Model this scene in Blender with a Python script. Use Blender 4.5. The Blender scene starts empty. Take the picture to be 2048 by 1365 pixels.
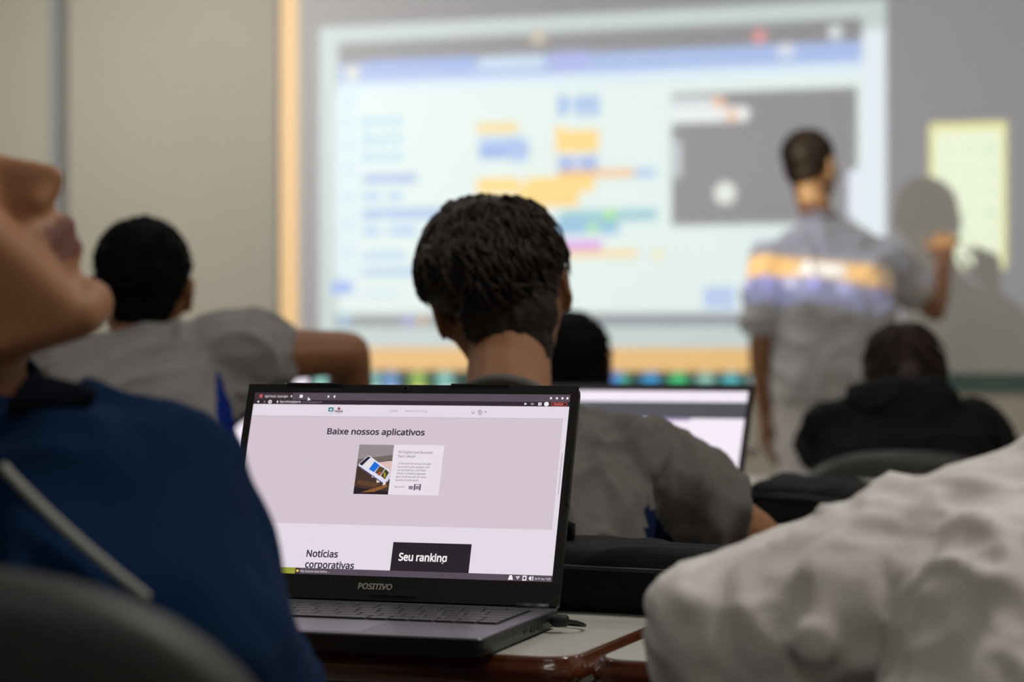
import bpy, bmesh, math, random
import numpy as np
from mathutils import Vector, Matrix, noise

random.seed(7)
sc = bpy.context.scene
C = sc.collection
R = math.radians

# ------------------------------------------------------------------ camera
PSI = R(20.0)                 # the camera looks 20 degrees left of the room's axis
FPX = 4550.0
CAMZ = 1.0
cs, sn = math.cos(PSI), math.sin(PSI)
cam_d = bpy.data.cameras.new('camera')
cam = bpy.data.objects.new('camera', cam_d)
C.objects.link(cam)
cam.location = (0, 0, CAMZ)
cam.rotation_euler = (R(90), 0, PSI)
cam_d.sensor_width = 36.0
cam_d.lens = FPX / 2048 * 36.0
cam_d.clip_start = 0.05
cam_d.dof.use_dof = True
cam_d.dof.focus_distance = 2.03
cam_d.dof.aperture_fstop = 4.6
cam_d.dof.aperture_blades = 0
sc.camera = cam

sc.view_settings.view_transform = 'Standard'
sc.view_settings.look = 'None'
sc.view_settings.exposure = 0.0
sc.view_settings.gamma = 1.0
sc.view_settings.use_curve_mapping = False
sc.cycles.max_bounces = 6
sc.cycles.diffuse_bounces = 4
sc.cycles.sample_clamp_indirect = 4.0

# ------------------------------------------------------------------ world
w = bpy.data.worlds.new('world')
sc.world = w
w.use_nodes = True
w.node_tree.nodes['Background'].inputs[0].default_value = (0.5, 0.55, 0.6, 1)
w.node_tree.nodes['Background'].inputs[1].default_value = 0.03

YW = 7.6                      # front wall
XL, XR, YB, ZC = -5.6, 2.4, -2.2, 3.0


def P(px, py, d):
    """photo pixel and depth along the view axis -> room point (measured layout)"""
    u = (px - 1024) / FPX
    v = (682.5 - py) / FPX
    return Vector((d * (u * cs - sn), d * (u * sn + cs), CAMZ + v * d))


def W(px, py):
    u = (px - 1024) / FPX
    return P(px, py, YW / (cs + u * sn))


def lin(c):
    out = []
    for x in c[:3]:
        x = x / 255.0
        out.append(x / 12.92 if x <= 0.04045 else ((x + 0.055) / 1.055) ** 2.4)
    return (out[0], out[1], out[2], 1.0)


# ------------------------------------------------------------------ room lights
AMB = 1.0


def area(name, loc, sx, sy, power, col=(1, 0.95, 0.88), parent=None, spread=180):
    l = bpy.data.lights.new(name, 'AREA')
    l.shape = 'RECTANGLE'
    l.size, l.size_y = sx, sy
    l.energy = power
    l.color = col
    l.spread = R(spread)
    o = bpy.data.objects.new(name, l)
    C.objects.link(o)
    o.location = loc
    return o


# (x, y, power) of the tubes that are on; over the middle and the front of the room, plus a rear one added as fill
TUBES = [(-4.0, 6.3, 26), (-1.6, 6.3, 6), (0.8, 6.3, 5),
         (-3.6, 4.2, 12), (-1.2, 4.2, 9), (1.2, 4.2, 8),
         (-2.2, 2.0, 8), (0.5, 2.1, 27), (0.2, -0.5, 9)]  # last entry: unseen, added behind the camera to brighten the backs
for i, (x, y, p) in enumerate(TUBES):
    area('ceiling_lamp_light', (x, y, ZC - 0.09), 1.2, 0.25, p * AMB)

# ------------------------------------------------------------------ projector light (a lamp throwing the desktop image)
PJ = Vector((-2.6, 4.0, 2.13))
PROJ_POWER = 790.0


def projector():
    l = bpy.data.lights.new('projector_beam', 'SPOT')
    l.energy = PROJ_POWER
    l.spot_size = R(150)
    l.spot_blend = 0.0
    l.shadow_soft_size = 0.012
    l.color = (1, 1, 1)
    o = bpy.data.objects.new('projector_beam', l)
    C.objects.link(o)
    o.location = PJ
    o.rotation_euler = (R(90), 0, 0)
    l.use_nodes = True
    nt = l.node_tree
    N, L = nt.nodes, nt.links
    em = [n for n in N if n.type == 'EMISSION'][0]
    tc = N.new('ShaderNodeTexCoord')
    sep = N.new('ShaderNodeSeparateXYZ')
    L.new(tc.outputs['Normal'], sep.inputs[0])

    def m(op, a, b=None, c=None):
        n = N.new('ShaderNodeMath')
        n.operation = op
        for k, v in enumerate((a, b, c)):
            if v is None:
                continue
            if hasattr(v, 'is_linked'):
                L.new(v, n.inputs[k])
            else:
                n.inputs[k].default_value = v
        return n.outputs[0]
    nz = m('ABSOLUTE', sep.outputs[2])
    u = m('DIVIDE', sep.outputs[0], nz)
    v = m('DIVIDE', sep.outputs[1], nz)
    D = YW - PJ.y
    X = m('MULTIPLY_ADD', u, D, PJ.x)
    Z = m('MULTIPLY_ADD', v, D, PJ.z)
    r2 = m('ADD', m('MULTIPLY', u, u), m('MULTIPLY', v, v))
    fall = m('POWER', m('ADD', r2, 1.0), 1.5)
    state = {'c': None}
    rgb = N.new('ShaderNodeRGB')
    rgb.outputs[0].default_value = (0, 0, 0, 1)
    state['c'] = rgb.outputs[0]

    def put(mask, col, gain):
        mx = N.new('ShaderNodeMix')
        mx.data_type = 'RGBA'
        L.new(mask, mx.inputs['Factor'])
        L.new(state['c'], mx.inputs[6])
        mx.inputs[7].default_value = (col[0] * gain, col[1] * gain, col[2] * gain, 1)
        state['c'] = mx.outputs[2]

    def rect(x0, y0, x1, y1, col, gain=1.0):
        xc, yc = (x0 + x1) / 2, (y0 + y1) / 2
        a, b = W(x0, yc).x, W(x1, yc).x
        t, q = W(xc, y0).z, W(xc, y1).z
        mask = m('MULTIPLY', m('COMPARE', X, (a + b) / 2, abs(b - a) / 2),
                 m('COMPARE', Z, (t + q) / 2, abs(t - q) / 2))
        put(mask, col, gain)

    def disc(x, y, r, col, gain=1.0):
        c = W(x, y)
        rad = (W(x + r, y) - W(x - r, y)).length / 2
        dx = m('SUBTRACT', X, c.x)
        dz = m('SUBTRACT', Z, c.z)
        d2 = m('ADD', m('MULTIPLY', dx, dx), m('MULTIPLY', dz, dz))
        put(m('LESS_THAN', d2, rad * rad), col, gain)

    white = (0.56, 0.68, 0.70)
    frame = (0.36, 0.46, 0.49)
    grey = (0.080, 0.085, 0.125)
    yellow = (0.62, 0.32, 0.05)
    blue = (0.10, 0.26, 0.66)
    pale = (0.36, 0.52, 0.72)
    orange = (0.72, 0.33, 0.05)
    # wallpaper, then the dark window over it
    rect(560, -330, 2330, 775, (0.02, 0.045, 0.05))
    rect(562, -330, 2330, 748, yellow)
    rect(598, -330, 2310, 693, grey)
    # light frame and the shared window
    rect(640, 27, 1776, 698, frame)
    rect(1726, 60, 1776, 690, (0.58, 0.66, 0.75))
    rect(678, 62, 1728, 108, grey)
    rect(678, 106, 1728, 628, white)
    rect(678, 106, 1728, 146, (0.20, 0.33, 0.66))
    rect(730, 118, 950, 136, (0.13, 0.26, 0.66))
    rect(960, 112, 1090, 140, pale)
    rect(1105, 104, 1180, 138, (0.22, 0.28, 0.66))
    rect(1560, 88, 1590, 116, (0.5, 0.55, 0.7))
    rect(678, 146, 1728, 166, (0.50, 0.64, 0.80))
    rect(672, 630, 1728, 657, (0.10, 0.13, 0.19))
    disc(1078, 74, 15, (0.40, 0.32, 0.27))
    disc(1522, 74, 14, (0.55, 0.14, 0.16))
    disc(1674, 66, 15, (0.50, 0.55, 0.60))
    disc(706, 148, 13, (0.6, 0.6, 0.5))
    # palette column on the left
    rect(672, 190, 718, 560, (0.52, 0.66, 0.74))
    for yy in (205, 245, 290, 340, 395, 450, 505):
        disc(698, yy, 8, (0.38, 0.50, 0.72))
    for yy in (245, 280, 315):
        rect(727, yy - 9, 803, yy + 9, (0.22, 0.50, 0.75))
        rect(748, yy - 14, 758, yy + 14, white)
        rect(776, yy - 14, 786, yy + 14, white)
    rect(727, 352, 835, 366, (0.10, 0.24, 0.66))
    for yy, xx in ((395, 805), (432, 880), (464, 835)):
        rect(727, yy - 8, xx, yy + 8, (0.22, 0.42, 0.75))
        rect(762, yy - 13, 778, yy + 13, white)
    rect(727, 420, 900, 434, (0.15, 0.32, 0.68))
    rect(727, 508, 812, 520, (0.22, 0.42, 0.75))
    rect(727, 540, 850, 552, (0.18, 0.36, 0.72))
    rect(665, 565, 706, 590, (0.12, 0.28, 0.75))
    rect(722, 585, 800, 595, (0.45, 0.6, 0.75))
    # code blocks
    for x in (1128, 1165, 1190):
        rect(x - 9, 192, x + 9, 232, blue)
    rect(1120, 204, 1200, 216, (0.22, 0.4, 0.72))
    rect(955, 248, 1038, 266, (0.74, 0.50, 0.10))
    rect(960, 278, 1052, 318, blue)
    disc(1040, 302, 22, (0.20, 0.36, 0.70))
    rect(960, 286, 1020, 294, (0.35, 0.5, 0.75))
    rect(1114, 262, 1200, 306, (0.80, 0.50, 0.08))
    disc(1122, 264, 10, (0.80, 0.50, 0.08))
    rect(1114, 306, 1186, 312, white)
    rect(1118, 314, 1198, 344, (0.18, 0.30, 0.66))
    rect(1150, 318, 1162, 340, (0.5, 0.55, 0.7))
    rect(1118, 342, 1270, 356, orange)
    rect(1270, 341, 1314, 355, (0.2, 0.36, 0.72))
    rect(955, 356, 1190, 388, (0.78, 0.52, 0.09))
    rect(1040, 372, 1160, 416, (0.78, 0.50, 0.09))
    rect(1040, 358, 1054, 372, white)
    rect(1120, 422, 1316, 444, (0.12, 0.40, 0.52))
    disc(1222, 434, 14, (0.20, 0.60, 0.16))
    rect(1100, 444, 1240, 470, (0.10, 0.34, 0.62))
    disc(1188, 458, 12, (0.25, 0.62, 0.28))
    rect(1100, 484, 1206, 502, (0.52, 0.14, 0.66))
    rect(1100, 504, 1278, 516, (0.80, 0.50, 0.10))
    disc(1318, 511, 10, (0.74, 0.6, 0.25))
    # stage preview
    rect(1346, 182, 1718, 450, grey)
    rect(1346, 196, 1450, 218, (0.5, 0.55, 0.62))
    rect(1346, 216, 1490, 246, (0.62, 0.68, 0.74))
    disc(1488, 229, 15, (0.64, 0.66, 0.70))
    disc(1440, 206, 12, (0.70, 0.36, 0.20))
    disc(1466, 232, 12, (0.72, 0.40, 0.22))
    rect(1350, 282, 1366, 356, (0.38, 0.42, 0.50))
    disc(1453, 388, 22, (0.58, 0.64, 0.62))
    rect(1410, 575, 1475, 620, (0.30, 0.42, 0.70))
    rect(1505, 470, 1560, 500, (0.5, 0.6, 0.66))
    rect(1700, 342, 1724, 440, (0.60, 0.66, 0.80))
    # task bar icons
    disc(690, 643, 11, (0.14, 0.40, 0.62))
    disc(820, 643, 10, (0.20, 0.20, 0.62))
    disc(846, 643, 8, (0.62, 0.36, 0.12))
    rect(700, 655, 1690, 662, frame)
    # grey-yellow key pad window
    rect(1862, 246, 2018, 540, (0.64, 0.62, 0.22))
    rect(1873, 262, 2008, 536, (0.66, 0.74, 0.56))
    for ix, x in enumerate((1900, 1942, 1984)):
        for iy, y in enumerate((302, 344, 386, 428, 470)):
            g = (0.25, 0.62, 0.46) if (ix, iy) in ((2, 0), (2, 3)) else (0.48, 0.68, 0.50)
            disc(x, y, 7, g)
    # dock icons
    dock = [(640, (0.55, 0.66, 0.68)), (745, (0.5, 0.6, 0.62)), (783, (0.34, 0.38, 0.80)), (838, (0.66, 0.60, 0.12)),
            (892, (0.50, 0.66, 0.66)), (1240, (0.10, 0.20, 0.72)), (1305, (0.02, 0.26, 0.66)), (1360, (0.04, 0.50, 0.16)),
            (1415, (0.40, 0.48, 0.46)), (1466, (0.10, 0.40, 0.50)), (1520, (0.55, 0.5, 0.6)), (1575, (0.2, 0.3, 0.7)),
            (1630, (0.6, 0.5, 0.2)), (1685, (0.3, 0.3, 0.66)), (1740, (0.2, 0.5, 0.6)), (1795, (0.08, 0.08, 0.2)),
            (1850, (0.09, 0.09, 0.22)), (1905, (0.13, 0.13, 0.2)), (1960, (0.08, 0.08, 0.22)), (2015, (0.13, 0.13, 0.24)), (2070, (0.07, 0.07, 0.18)), (2130, (0.09, 0.09, 0.24))]
    rect(1790, 749, 2330, 815, (0.075, 0.085, 0.19))
    for x, c in dock:
        disc(x, 765, 18, c, 2.2)
    disc(1252, 762, 9, (0.10, 0.50, 0.25), 2.2)
    rect(1918, 702, 2000, 742, (0.70, 0.68, 0.60))
    fin = N.new('ShaderNodeVectorMath')
    fin.operation = 'SCALE'
    L.new(state['c'], fin.inputs[0])
    L.new(fall, fin.inputs['Scale'])
    L.new(fin.outputs[0], em.inputs['Color'])
    em.inputs['Strength'].default_value = 1.0
    return o


projector()


# ------------------------------------------------------------------ materials
MATS = {}


def mat(name, col, rough=0.6, bump=0.0, bscale=200.0, var=0.0, vscale=8.0, metal=0.0, spec=0.4, sheen=0.0, sss=0.0,
        coat=0.0, emit=None, estr=1.0, stretch=None):
    if name in MATS:
        return MATS[name]
    m = bpy.data.materials.new(name)
    m.use_nodes = True
    nt = m.node_tree
    N, L = nt.nodes, nt.links
    b = N['Principled BSDF']
    b.inputs['Base Color'].default_value = col
    b.inputs['Roughness'].default_value = rough
    b.inputs['Metallic'].default_value = metal
    b.inputs['Specular IOR Level'].default_value = spec
    b.inputs['Sheen Weight'].default_value = sheen
    b.inputs['Coat Weight'].default_value = coat
    if sss:
        b.inputs['Subsurface Weight'].default_value = sss
        b.inputs['Subsurface Radius'].default_value = (0.012, 0.005, 0.003)
    tc = N.new('ShaderNodeTexCoord')
    src = tc.outputs['Object']
    if stretch:
        mp = N.new('ShaderNodeMapping')
        mp.inputs['Scale'].default_value = stretch
        L.new(src, mp.inputs[0])
        src = mp.outputs[0]
    if var:
        nz = N.new('ShaderNodeTexNoise')
        nz.inputs['Scale'].default_value = vscale
        nz.inputs['Detail'].default_value = 4
        L.new(src, nz.inputs['Vector'])
        r = N.new('ShaderNodeMapRange')
        r.inputs[1].default_value, r.inputs[2].default_value = 0.3, 0.7
        r.inputs[3].default_value, r.inputs[4].default_value = 1 - var, 1 + var
        L.new(nz.outputs[0], r.inputs[0])
        mx = N.new('ShaderNodeVectorMath')
        mx.operation = 'SCALE'
        mx.inputs[0].default_value = col[:3]
        L.new(r.outputs[0], mx.inputs['Scale'])
        L.new(mx.outputs[0], b.inputs['Base Color'])
    if bump:
        nb = N.new('ShaderNodeTexNoise')
        nb.inputs['Scale'].default_value = bscale
        nb.inputs['Detail'].default_value = 3
        L.new(src, nb.inputs['Vector'])
        bp = N.new('ShaderNodeBump')
        bp.inputs['Strength'].default_value = bump
        bp.inputs['Distance'].default_value = 0.002
        L.new(nb.outputs[0], bp.inputs['Height'])
        L.new(bp.outputs[0], b.inputs['Normal'])
    if emit is not None:
        b.inputs['Emission Color'].default_value = emit
        b.inputs['Emission Strength'].default_value = estr
    MATS[name] = m
    return m


def glow(name, rgb, k=1.0):
    return mat(name, (0.01, 0.01, 0.01, 1), rough=0.35, emit=lin(rgb), estr=k, spec=0.2)


WALLM = mat('wall_paint', (0.64, 0.62, 0.54, 1), 0.8, bump=0.1, bscale=60, var=0.02, vscale=2)
BOARDM = mat('board_laminate', (0.62, 0.62, 0.60, 1), 0.6, spec=0.2)
FLOORM = mat('floor_tile', (0.30, 0.28, 0.25, 1), 0.4, var=0.1, vscale=3)
CEILM = mat('ceiling_paint', (0.62, 0.60, 0.56, 1), 0.9)
BACKM = mat('back_wall_paint', (0.42, 0.40, 0.36, 1), 0.9)
ALUM = mat('aluminium', (0.52, 0.56, 0.62, 1), 0.4, metal=0.4)
TEAL = mat('teal_ledge_paint', (0.10, 0.19, 0.17, 1), 0.5)
TRIMG = mat('dark_trim', (0.28, 0.28, 0.26, 1), 0.6)
DESKM = mat('desk_laminate', (0.66, 0.66, 0.60, 1), 0.20, var=0.03, vscale=12, spec=0.5, bump=0.02)
WOODM = mat('varnished_wood', (0.105, 0.028, 0.010, 1), 0.22, var=0.3, vscale=6, coat=0.6, stretch=(2, 30, 30))
SEAMM = mat('red_edge_band', (0.16, 0.05, 0.04, 1), 0.35)
STEEL = mat('grey_steel', (0.25, 0.26, 0.27, 1), 0.35, metal=0.7)
CHAIRM = mat('chair_black', (0.030, 0.030, 0.030, 1), 0.5, bump=0.1, bscale=300)
CHAIRP = mat('chair_pad', (0.045, 0.045, 0.045, 1), 0.45, bump=0.2, bscale=400)
LAPM = mat('laptop_plastic', (0.016, 0.016, 0.015, 1), 0.45, bump=0.05, bscale=900)
DECKM = mat('laptop_deck', (0.10, 0.095, 0.12, 1), 0.38, metal=0.3)
KEYM = mat('laptop_key', (0.035, 0.033, 0.04, 1), 0.4)
RUBM = mat('black_rubber', (0.006, 0.006, 0.006, 1), 0.6)
LOGOM = mat('logo_silver', (0.45, 0.44, 0.40, 1), 0.5)
LENSM = mat('webcam_lens', (0.01, 0.01, 0.01, 1), 0.1)
LENSR = mat('webcam_ring', (0.05, 0.05, 0.05, 1), 0.3)
BAGM = mat('bag_fabric', (0.008, 0.008, 0.010, 1), 0.8, bump=0.5, bscale=700, sheen=0.02, spec=0.12)
NAVY = mat('navy_knit', (0.0025, 0.020, 0.068, 1), 0.9, bump=0.4, bscale=700, spec=0.12)
NAVYD = mat('navy_collar_shade', (0.002, 0.004, 0.010, 1), 0.9, spec=0.12)  # near-black navy that paints the shade inside the collar
CORDM = mat('white_piping', (0.42, 0.42, 0.40, 1), 0.8, spec=0.12)
GREYT = mat('grey_jersey', (0.150, 0.140, 0.134, 1), 0.9, bump=0.4, bscale=900, spec=0.12)
GREYL = mat('pale_grey_jersey', (0.27, 0.26, 0.26, 1), 0.9, bump=0.4, bscale=900, spec=0.12)
BLUEP = mat('royal_blue_panel', (0.003, 0.02, 0.20, 1), 0.8, spec=0.12)
NAVYP = mat('navy_panel', (0.004, 0.012, 0.055, 1), 0.8, spec=0.12)
WHITEJ = mat('white_jacket_cloth', (0.80, 0.775, 0.755, 1), 0.85, bump=0.3, bscale=500, spec=0.12)
BLACKJ = mat('black_jacket_cloth', (0.006, 0.006, 0.007, 1), 0.85, bump=0.3, bscale=500, spec=0.12)
SHIRTT = mat('light_grey_polo', (0.54, 0.54, 0.56, 1), 0.9, bump=0.3, bscale=500, spec=0.12)
PANTL = mat('light_trousers', (0.70, 0.68, 0.69, 1), 0.9, spec=0.12)
JEAN = mat('dark_jeans', (0.02, 0.03, 0.06, 1), 0.9, spec=0.12)
SHOEM = mat('dark_shoe', (0.03, 0.03, 0.03, 1), 0.5)
SKINA = mat('skin_brown', (0.27, 0.115, 0.050, 1), 0.5, sss=0.05, var=0.08, vscale=30)
SKINB = mat('skin_tan', (0.31, 0.145, 0.072, 1), 0.55, sss=0.05, var=0.06, vscale=30)
SKINF = mat('skin_face', (0.40, 0.18, 0.085, 1), 0.55, sss=0.05, var=0.06, vscale=30)
LIPM = mat('lip_skin', (0.19, 0.065, 0.042, 1), 0.6)
EYEW = mat('eye_white', (0.75, 0.72, 0.70, 1), 0.2)
HAIRB = mat('hair_black', (0.004, 0.004, 0.004, 1), 0.8, spec=0.08)
HAIRD = mat('hair_dark_brown', (0.018, 0.012, 0.010, 1), 0.5, spec=0.25, var=0.3, vscale=60)
HAIRR = mat('hair_brown', (0.022, 0.011, 0.008, 1), 0.6, spec=0.2)


# ------------------------------------------------------------------ mesh helpers
def link(name, me, m=None, parent=None):
    o = bpy.data.objects.new(name, me)
    C.objects.link(o)
    if m is not None:
        for q in (m if isinstance(m, (list, tuple)) else [m]):
            me.materials.append(q)
    if parent is not None:
        o.parent = parent
        mw = Matrix.Translation(parent.location) @ parent.rotation_euler.to_matrix().to_4x4()
        o.matrix_parent_inverse = mw.inverted()
    return o


def obj(name, bm, m=None, parent=None, smooth=False):
    me = bpy.data.meshes.new(name)
    bm.normal_update()
    bm.to_mesh(me)
    bm.free()
    if smooth:
        me.polygons.foreach_set('use_smooth', [True] * len(me.polygons))
    return link(name, me, m, parent)


def tag(o, label=None, cat=None, group=None, kind=None):
    if label:
        o['label'] = label
    if cat:
        o['category'] = cat
    if group:
        o['group'] = group
    if kind:
        o['kind'] = kind
    return o


def empty(name, loc, rz=0.0):
    o = bpy.data.objects.new(name, None)
    C.objects.link(o)
    o.empty_display_size = 0.05
    o.location = loc
    o.rotation_euler = (0, 0, rz)
    return o


def copy_tree(o, parent=None):
    c = o.copy()
    C.objects.link(c)
    c.parent = parent
    for ch in list(o.children):
        copy_tree(ch, c)
    return c


def box(bm, lo, hi, M=None, bevel=0.0, seg=2, mi=0):
    lo, hi = Vector(lo), Vector(hi)
    r = bmesh.ops.create_cube(bm, size=1.0)
    vs = r['verts']
    for v in vs:
        v.co = Vector(((lo[k] + hi[k]) / 2 + v.co[k] * (hi[k] - lo[k]) for k in range(3)))
    fs = list({f for v in vs for f in v.link_faces})
    if bevel:
        es = list({e for v in vs for e in v.link_edges})
        rr = bmesh.ops.bevel(bm, geom=es, offset=bevel, segments=seg, profile=0.5, affect='EDGES')
        fs = [f for f in set(rr['faces']) | {f for f in fs if f.is_valid}]
        vs = list({v for f in fs for v in f.verts})
    for f in fs:
        f.material_index = mi
    if M is not None:
        bmesh.ops.transform(bm, matrix=M, verts=vs)
    return vs


def quad(bm, pts, mi=0):
    f = bm.faces.new([bm.verts.new(p) for p in pts])
    f.material_index = mi
    return f


def tube(bm, pts, r, n=10, cap=True, mi=0):
    pts = [Vector(p) for p in pts]
    rs = r if isinstance(r, (list, tuple)) else [r] * len(pts)
    rings = []
    up = Vector((0, 0, 1))
    t0 = (pts[1] - pts[0]).normalized()
    if abs(t0.dot(up)) > 0.9:
        up = Vector((1, 0, 0))
    a = t0.cross(up).normalized()
    for i, p in enumerate(pts):
        t = (pts[min(i + 1, len(pts) - 1)] - pts[max(i - 1, 0)]).normalized()
        a = (a - t * a.dot(t)).normalized()
        b = t.cross(a)
        rings.append([bm.verts.new(p + (a * math.cos(k * 2 * math.pi / n) + b * math.sin(k * 2 * math.pi / n)) * rs[i]) for k in range(n)])
    for i in range(len(rings) - 1):
        for k in range(n):
            f = bm.faces.new((rings[i][k], rings[i][(k + 1) % n], rings[i + 1][(k + 1) % n], rings[i + 1][k]))
            f.material_index = mi
            f.smooth = True
    if cap:
        bm.faces.new(rings[0][::-1]).material_index = mi
        bm.faces.new(rings[-1]).material_index = mi


def rounded_poly(pts, rads, seg=6):
    """2D polygon with rounded corners"""
    out = []
    n = len(pts)
    for i in range(n):
        p, a, b = Vector(pts[i]), Vector(pts[i - 1]), Vector(pts[(i + 1) % n])
        r = rads[i] if isinstance(rads, (list, tuple)) else rads
        if r <= 0:
            out.append(p)
            continue
        da, db = (a - p).normalized(), (b - p).normalized()
        for k in range(seg + 1):
            t = k / seg
            out.append((p + da * r) * (1 - t) ** 2 + p * 2 * t * (1 - t) + (p + db * r) * t ** 2)
    return out


def prism(bm, outline, z0, z1, M=None, mi=0):
    lo = [bm.verts.new((p[0], p[1], z0)) for p in outline]
    hi = [bm.verts.new((p[0], p[1], z1)) for p in outline]
    fs = [bm.faces.new(lo[::-1]), bm.faces.new(hi)]
    n = len(outline)
    for i in range(n):
        fs.append(bm.faces.new((lo[i], lo[(i + 1) % n], hi[(i + 1) % n], hi[i])))
    for f in fs:
        f.material_index = mi
    if M is not None:
        bmesh.ops.transform(bm, matrix=M, verts=lo + hi)


FONT = [None]
try:      # the sans-serif that ships with Blender; the built-in face serves when it is absent
    import os
    _p = os.path.join(bpy.utils.resource_path('LOCAL'), 'datafiles', 'fonts', 'NotoSansHebrew-Regular.woff2')
    if os.path.exists(_p):
        FONT[0] = bpy.data.fonts.load(_p)
except Exception:
    FONT[0] = None


def cap_height():
    cu = bpy.data.curves.new('t', 'FONT')
    cu.body = 'H'
    if FONT[0] is not None:
        cu.font = FONT[0]
    ob = bpy.data.objects.new('t', cu)
    C.objects.link(ob)
    me = bpy.data.meshes.new_from_object(ob.evaluated_get(bpy.context.evaluated_depsgraph_get()))
    h = max(q.co.y for q in me.vertices)
    bpy.data.objects.remove(ob)
    bpy.data.meshes.remove(me)
    return h


CAP = cap_height()


def text_into(bm, s, M, width, height, mi=0, shear=0.0, bold=0.0, align_center=False, depth=0.0):
    """put a line of lettering into bm; M maps the local x (along), y (up) plane; width/height are the size of the line's box"""
    cu = bpy.data.curves.new('t', 'FONT')
    cu.body = s
    cu.size = 1.0
    if FONT[0] is not None:
        cu.font = FONT[0]
    cu.shear = shear
    cu.offset = bold
    cu.resolution_u = 3
    cu.extrude = depth
    ob = bpy.data.objects.new('t', cu)
    C.objects.link(ob)
    dg = bpy.context.evaluated_depsgraph_get()
    me = bpy.data.meshes.new_from_object(ob.evaluated_get(dg))
    bpy.data.objects.remove(ob)
    bpy.data.curves.remove(cu)
    if not me.vertices:
        return
    co = np.empty(len(me.vertices) * 3)
    me.vertices.foreach_get('co', co)
    co = co.reshape(-1, 3)
    x0, x1 = co[:, 0].min(), co[:, 0].max()
    cap = CAP
    sx = width / (x1 - x0)
    sy = height / cap
    vs = []
    for x, y, z in co:
        vs.append(bm.verts.new(M @ Vector(((x - x0) * sx, y * sy, z))))
    for p in me.polygons:
        try:
            f = bm.faces.new([vs[i] for i in p.vertices])
            f.material_index = mi
        except ValueError:
            pass
    bpy.data.meshes.remove(me)


_b = bmesh.new()
bmesh.ops.create_icosphere(_b, subdivisions=2, radius=1.0)
ICO = [v.co.copy() for v in _b.verts]
_b.free()


def H(*balls):
    return ('h', [(Vector(p), r) for p, r in balls])


def E(c, r, M=None):
    return ('e', Vector(c), Vector(r), M)


def prim_geo(prim, T=None):
    bm = bmesh.new()
    if prim[0] == 'h':
        for p, r in prim[1]:
            for q in ICO:
                bm.verts.new(p + q * r)
        res = bmesh.ops.convex_hull(bm, input=bm.verts[:])
        dead = [g for g in res['geom_interior'] + res['geom_unused'] if isinstance(g, bmesh.types.BMVert)]
        bmesh.ops.delete(bm, geom=list(set(dead)), context='VERTS')
    else:
        bmesh.ops.create_icosphere(bm, subdivisions=3, radius=1.0)
        for v in bm.verts:
            q = Vector((v.co[k] * prim[2][k] for k in range(3)))
            if prim[3] is not None:
                q = prim[3] @ q
            v.co = prim[1] + q
    if T is not None:
        bmesh.ops.transform(bm, matrix=T, verts=bm.verts[:])
    bm.verts.index_update()
    vs = [tuple(v.co) for v in bm.verts]
    fs = [[v.index for v in f.verts] for f in bm.faces]
    bm.free()
    return vs, fs


def organic(name, prims, m, parent, voxel=0.006, smooth=4, disp=None, extra=None, post=None):
    """closed shapes fused into one continuous skin; disp(co, no) -> offset along the normal"""
    V, F = [], []
    for p in prims:
        T = None
        if p[0] == 't':
            T, p = p[1], p[2]
        vs, fs = prim_geo(p, T)
        o = len(V)
        V += vs
        F += [[i + o for i in f] for f in fs]
    me = bpy.data.meshes.new(name)
    me.from_pydata(V, [], F)
    ob = bpy.data.objects.new(name, me)
    C.objects.link(ob)
    md = ob.modifiers.new('r', 'REMESH')
    md.mode = 'VOXEL'
    md.voxel_size = voxel
    md.use_smooth_shade = True
    ms = ob.modifiers.new('s', 'SMOOTH')
    ms.factor = 0.5
    ms.iterations = smooth
    dg = bpy.context.evaluated_depsgraph_get()
    res = bpy.data.meshes.new_from_object(ob.evaluated_get(dg))
    bpy.data.objects.remove(ob)
    bpy.data.meshes.remove(me)
    res.name = name
    if disp is not None:
        n = len(res.vertices)
        co = np.empty(n * 3)
        no = np.empty(n * 3)
        res.vertices.foreach_get('co', co)
        res.vertices.foreach_get('normal', no)
        co = co.reshape(-1, 3)
        no = no.reshape(-1, 3)
        dd = np.array([disp(Vector(c), Vector(q)) for c, q in zip(co, no)])
        co += no * dd[:, None]
        res.vertices.foreach_set('co', co.ravel())
        res.update()
    res.polygons.foreach_set('use_smooth', [True] * len(res.polygons))
    if extra is not None:
        bm = bmesh.new()
        bm.from_mesh(res)
        extra(bm)
        bm.to_mesh(res)
        bm.free()
    o = link(name, res, m, parent)
    if post is not None:
        for p in res.polygons:
            k = post(p.center)
            if k:
                p.material_index = k
    return o


def folds(amp, sc=9.0, stretch=(1, 1, 1), ridge=True, seed=0.0, fine=0.0):
    st = Vector(stretch)

    def f(c, n):
        q = Vector((c.x * st.x, c.y * st.y, c.z * st.z)) * sc + Vector((seed, seed * 1.7, seed * 0.3))
        w_ = noise.noise_vector(q * 0.6) * 0.8
        a = noise.noise(q + w_)
        if ridge:
            a = (1 - abs(a) * 2.2)
            a = a * abs(a)
            v = amp * (a - 0.35)
        else:
            v = amp * a
        if fine:
            v += fine * noise.noise(q * 4.0)
        return v
    return f


# ------------------------------------------------------------------ the room
def struct(name, lo, hi, m):
    bm = bmesh.new()
    box(bm, lo, hi)
    return tag(obj(name, bm, m), kind='structure')


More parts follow.
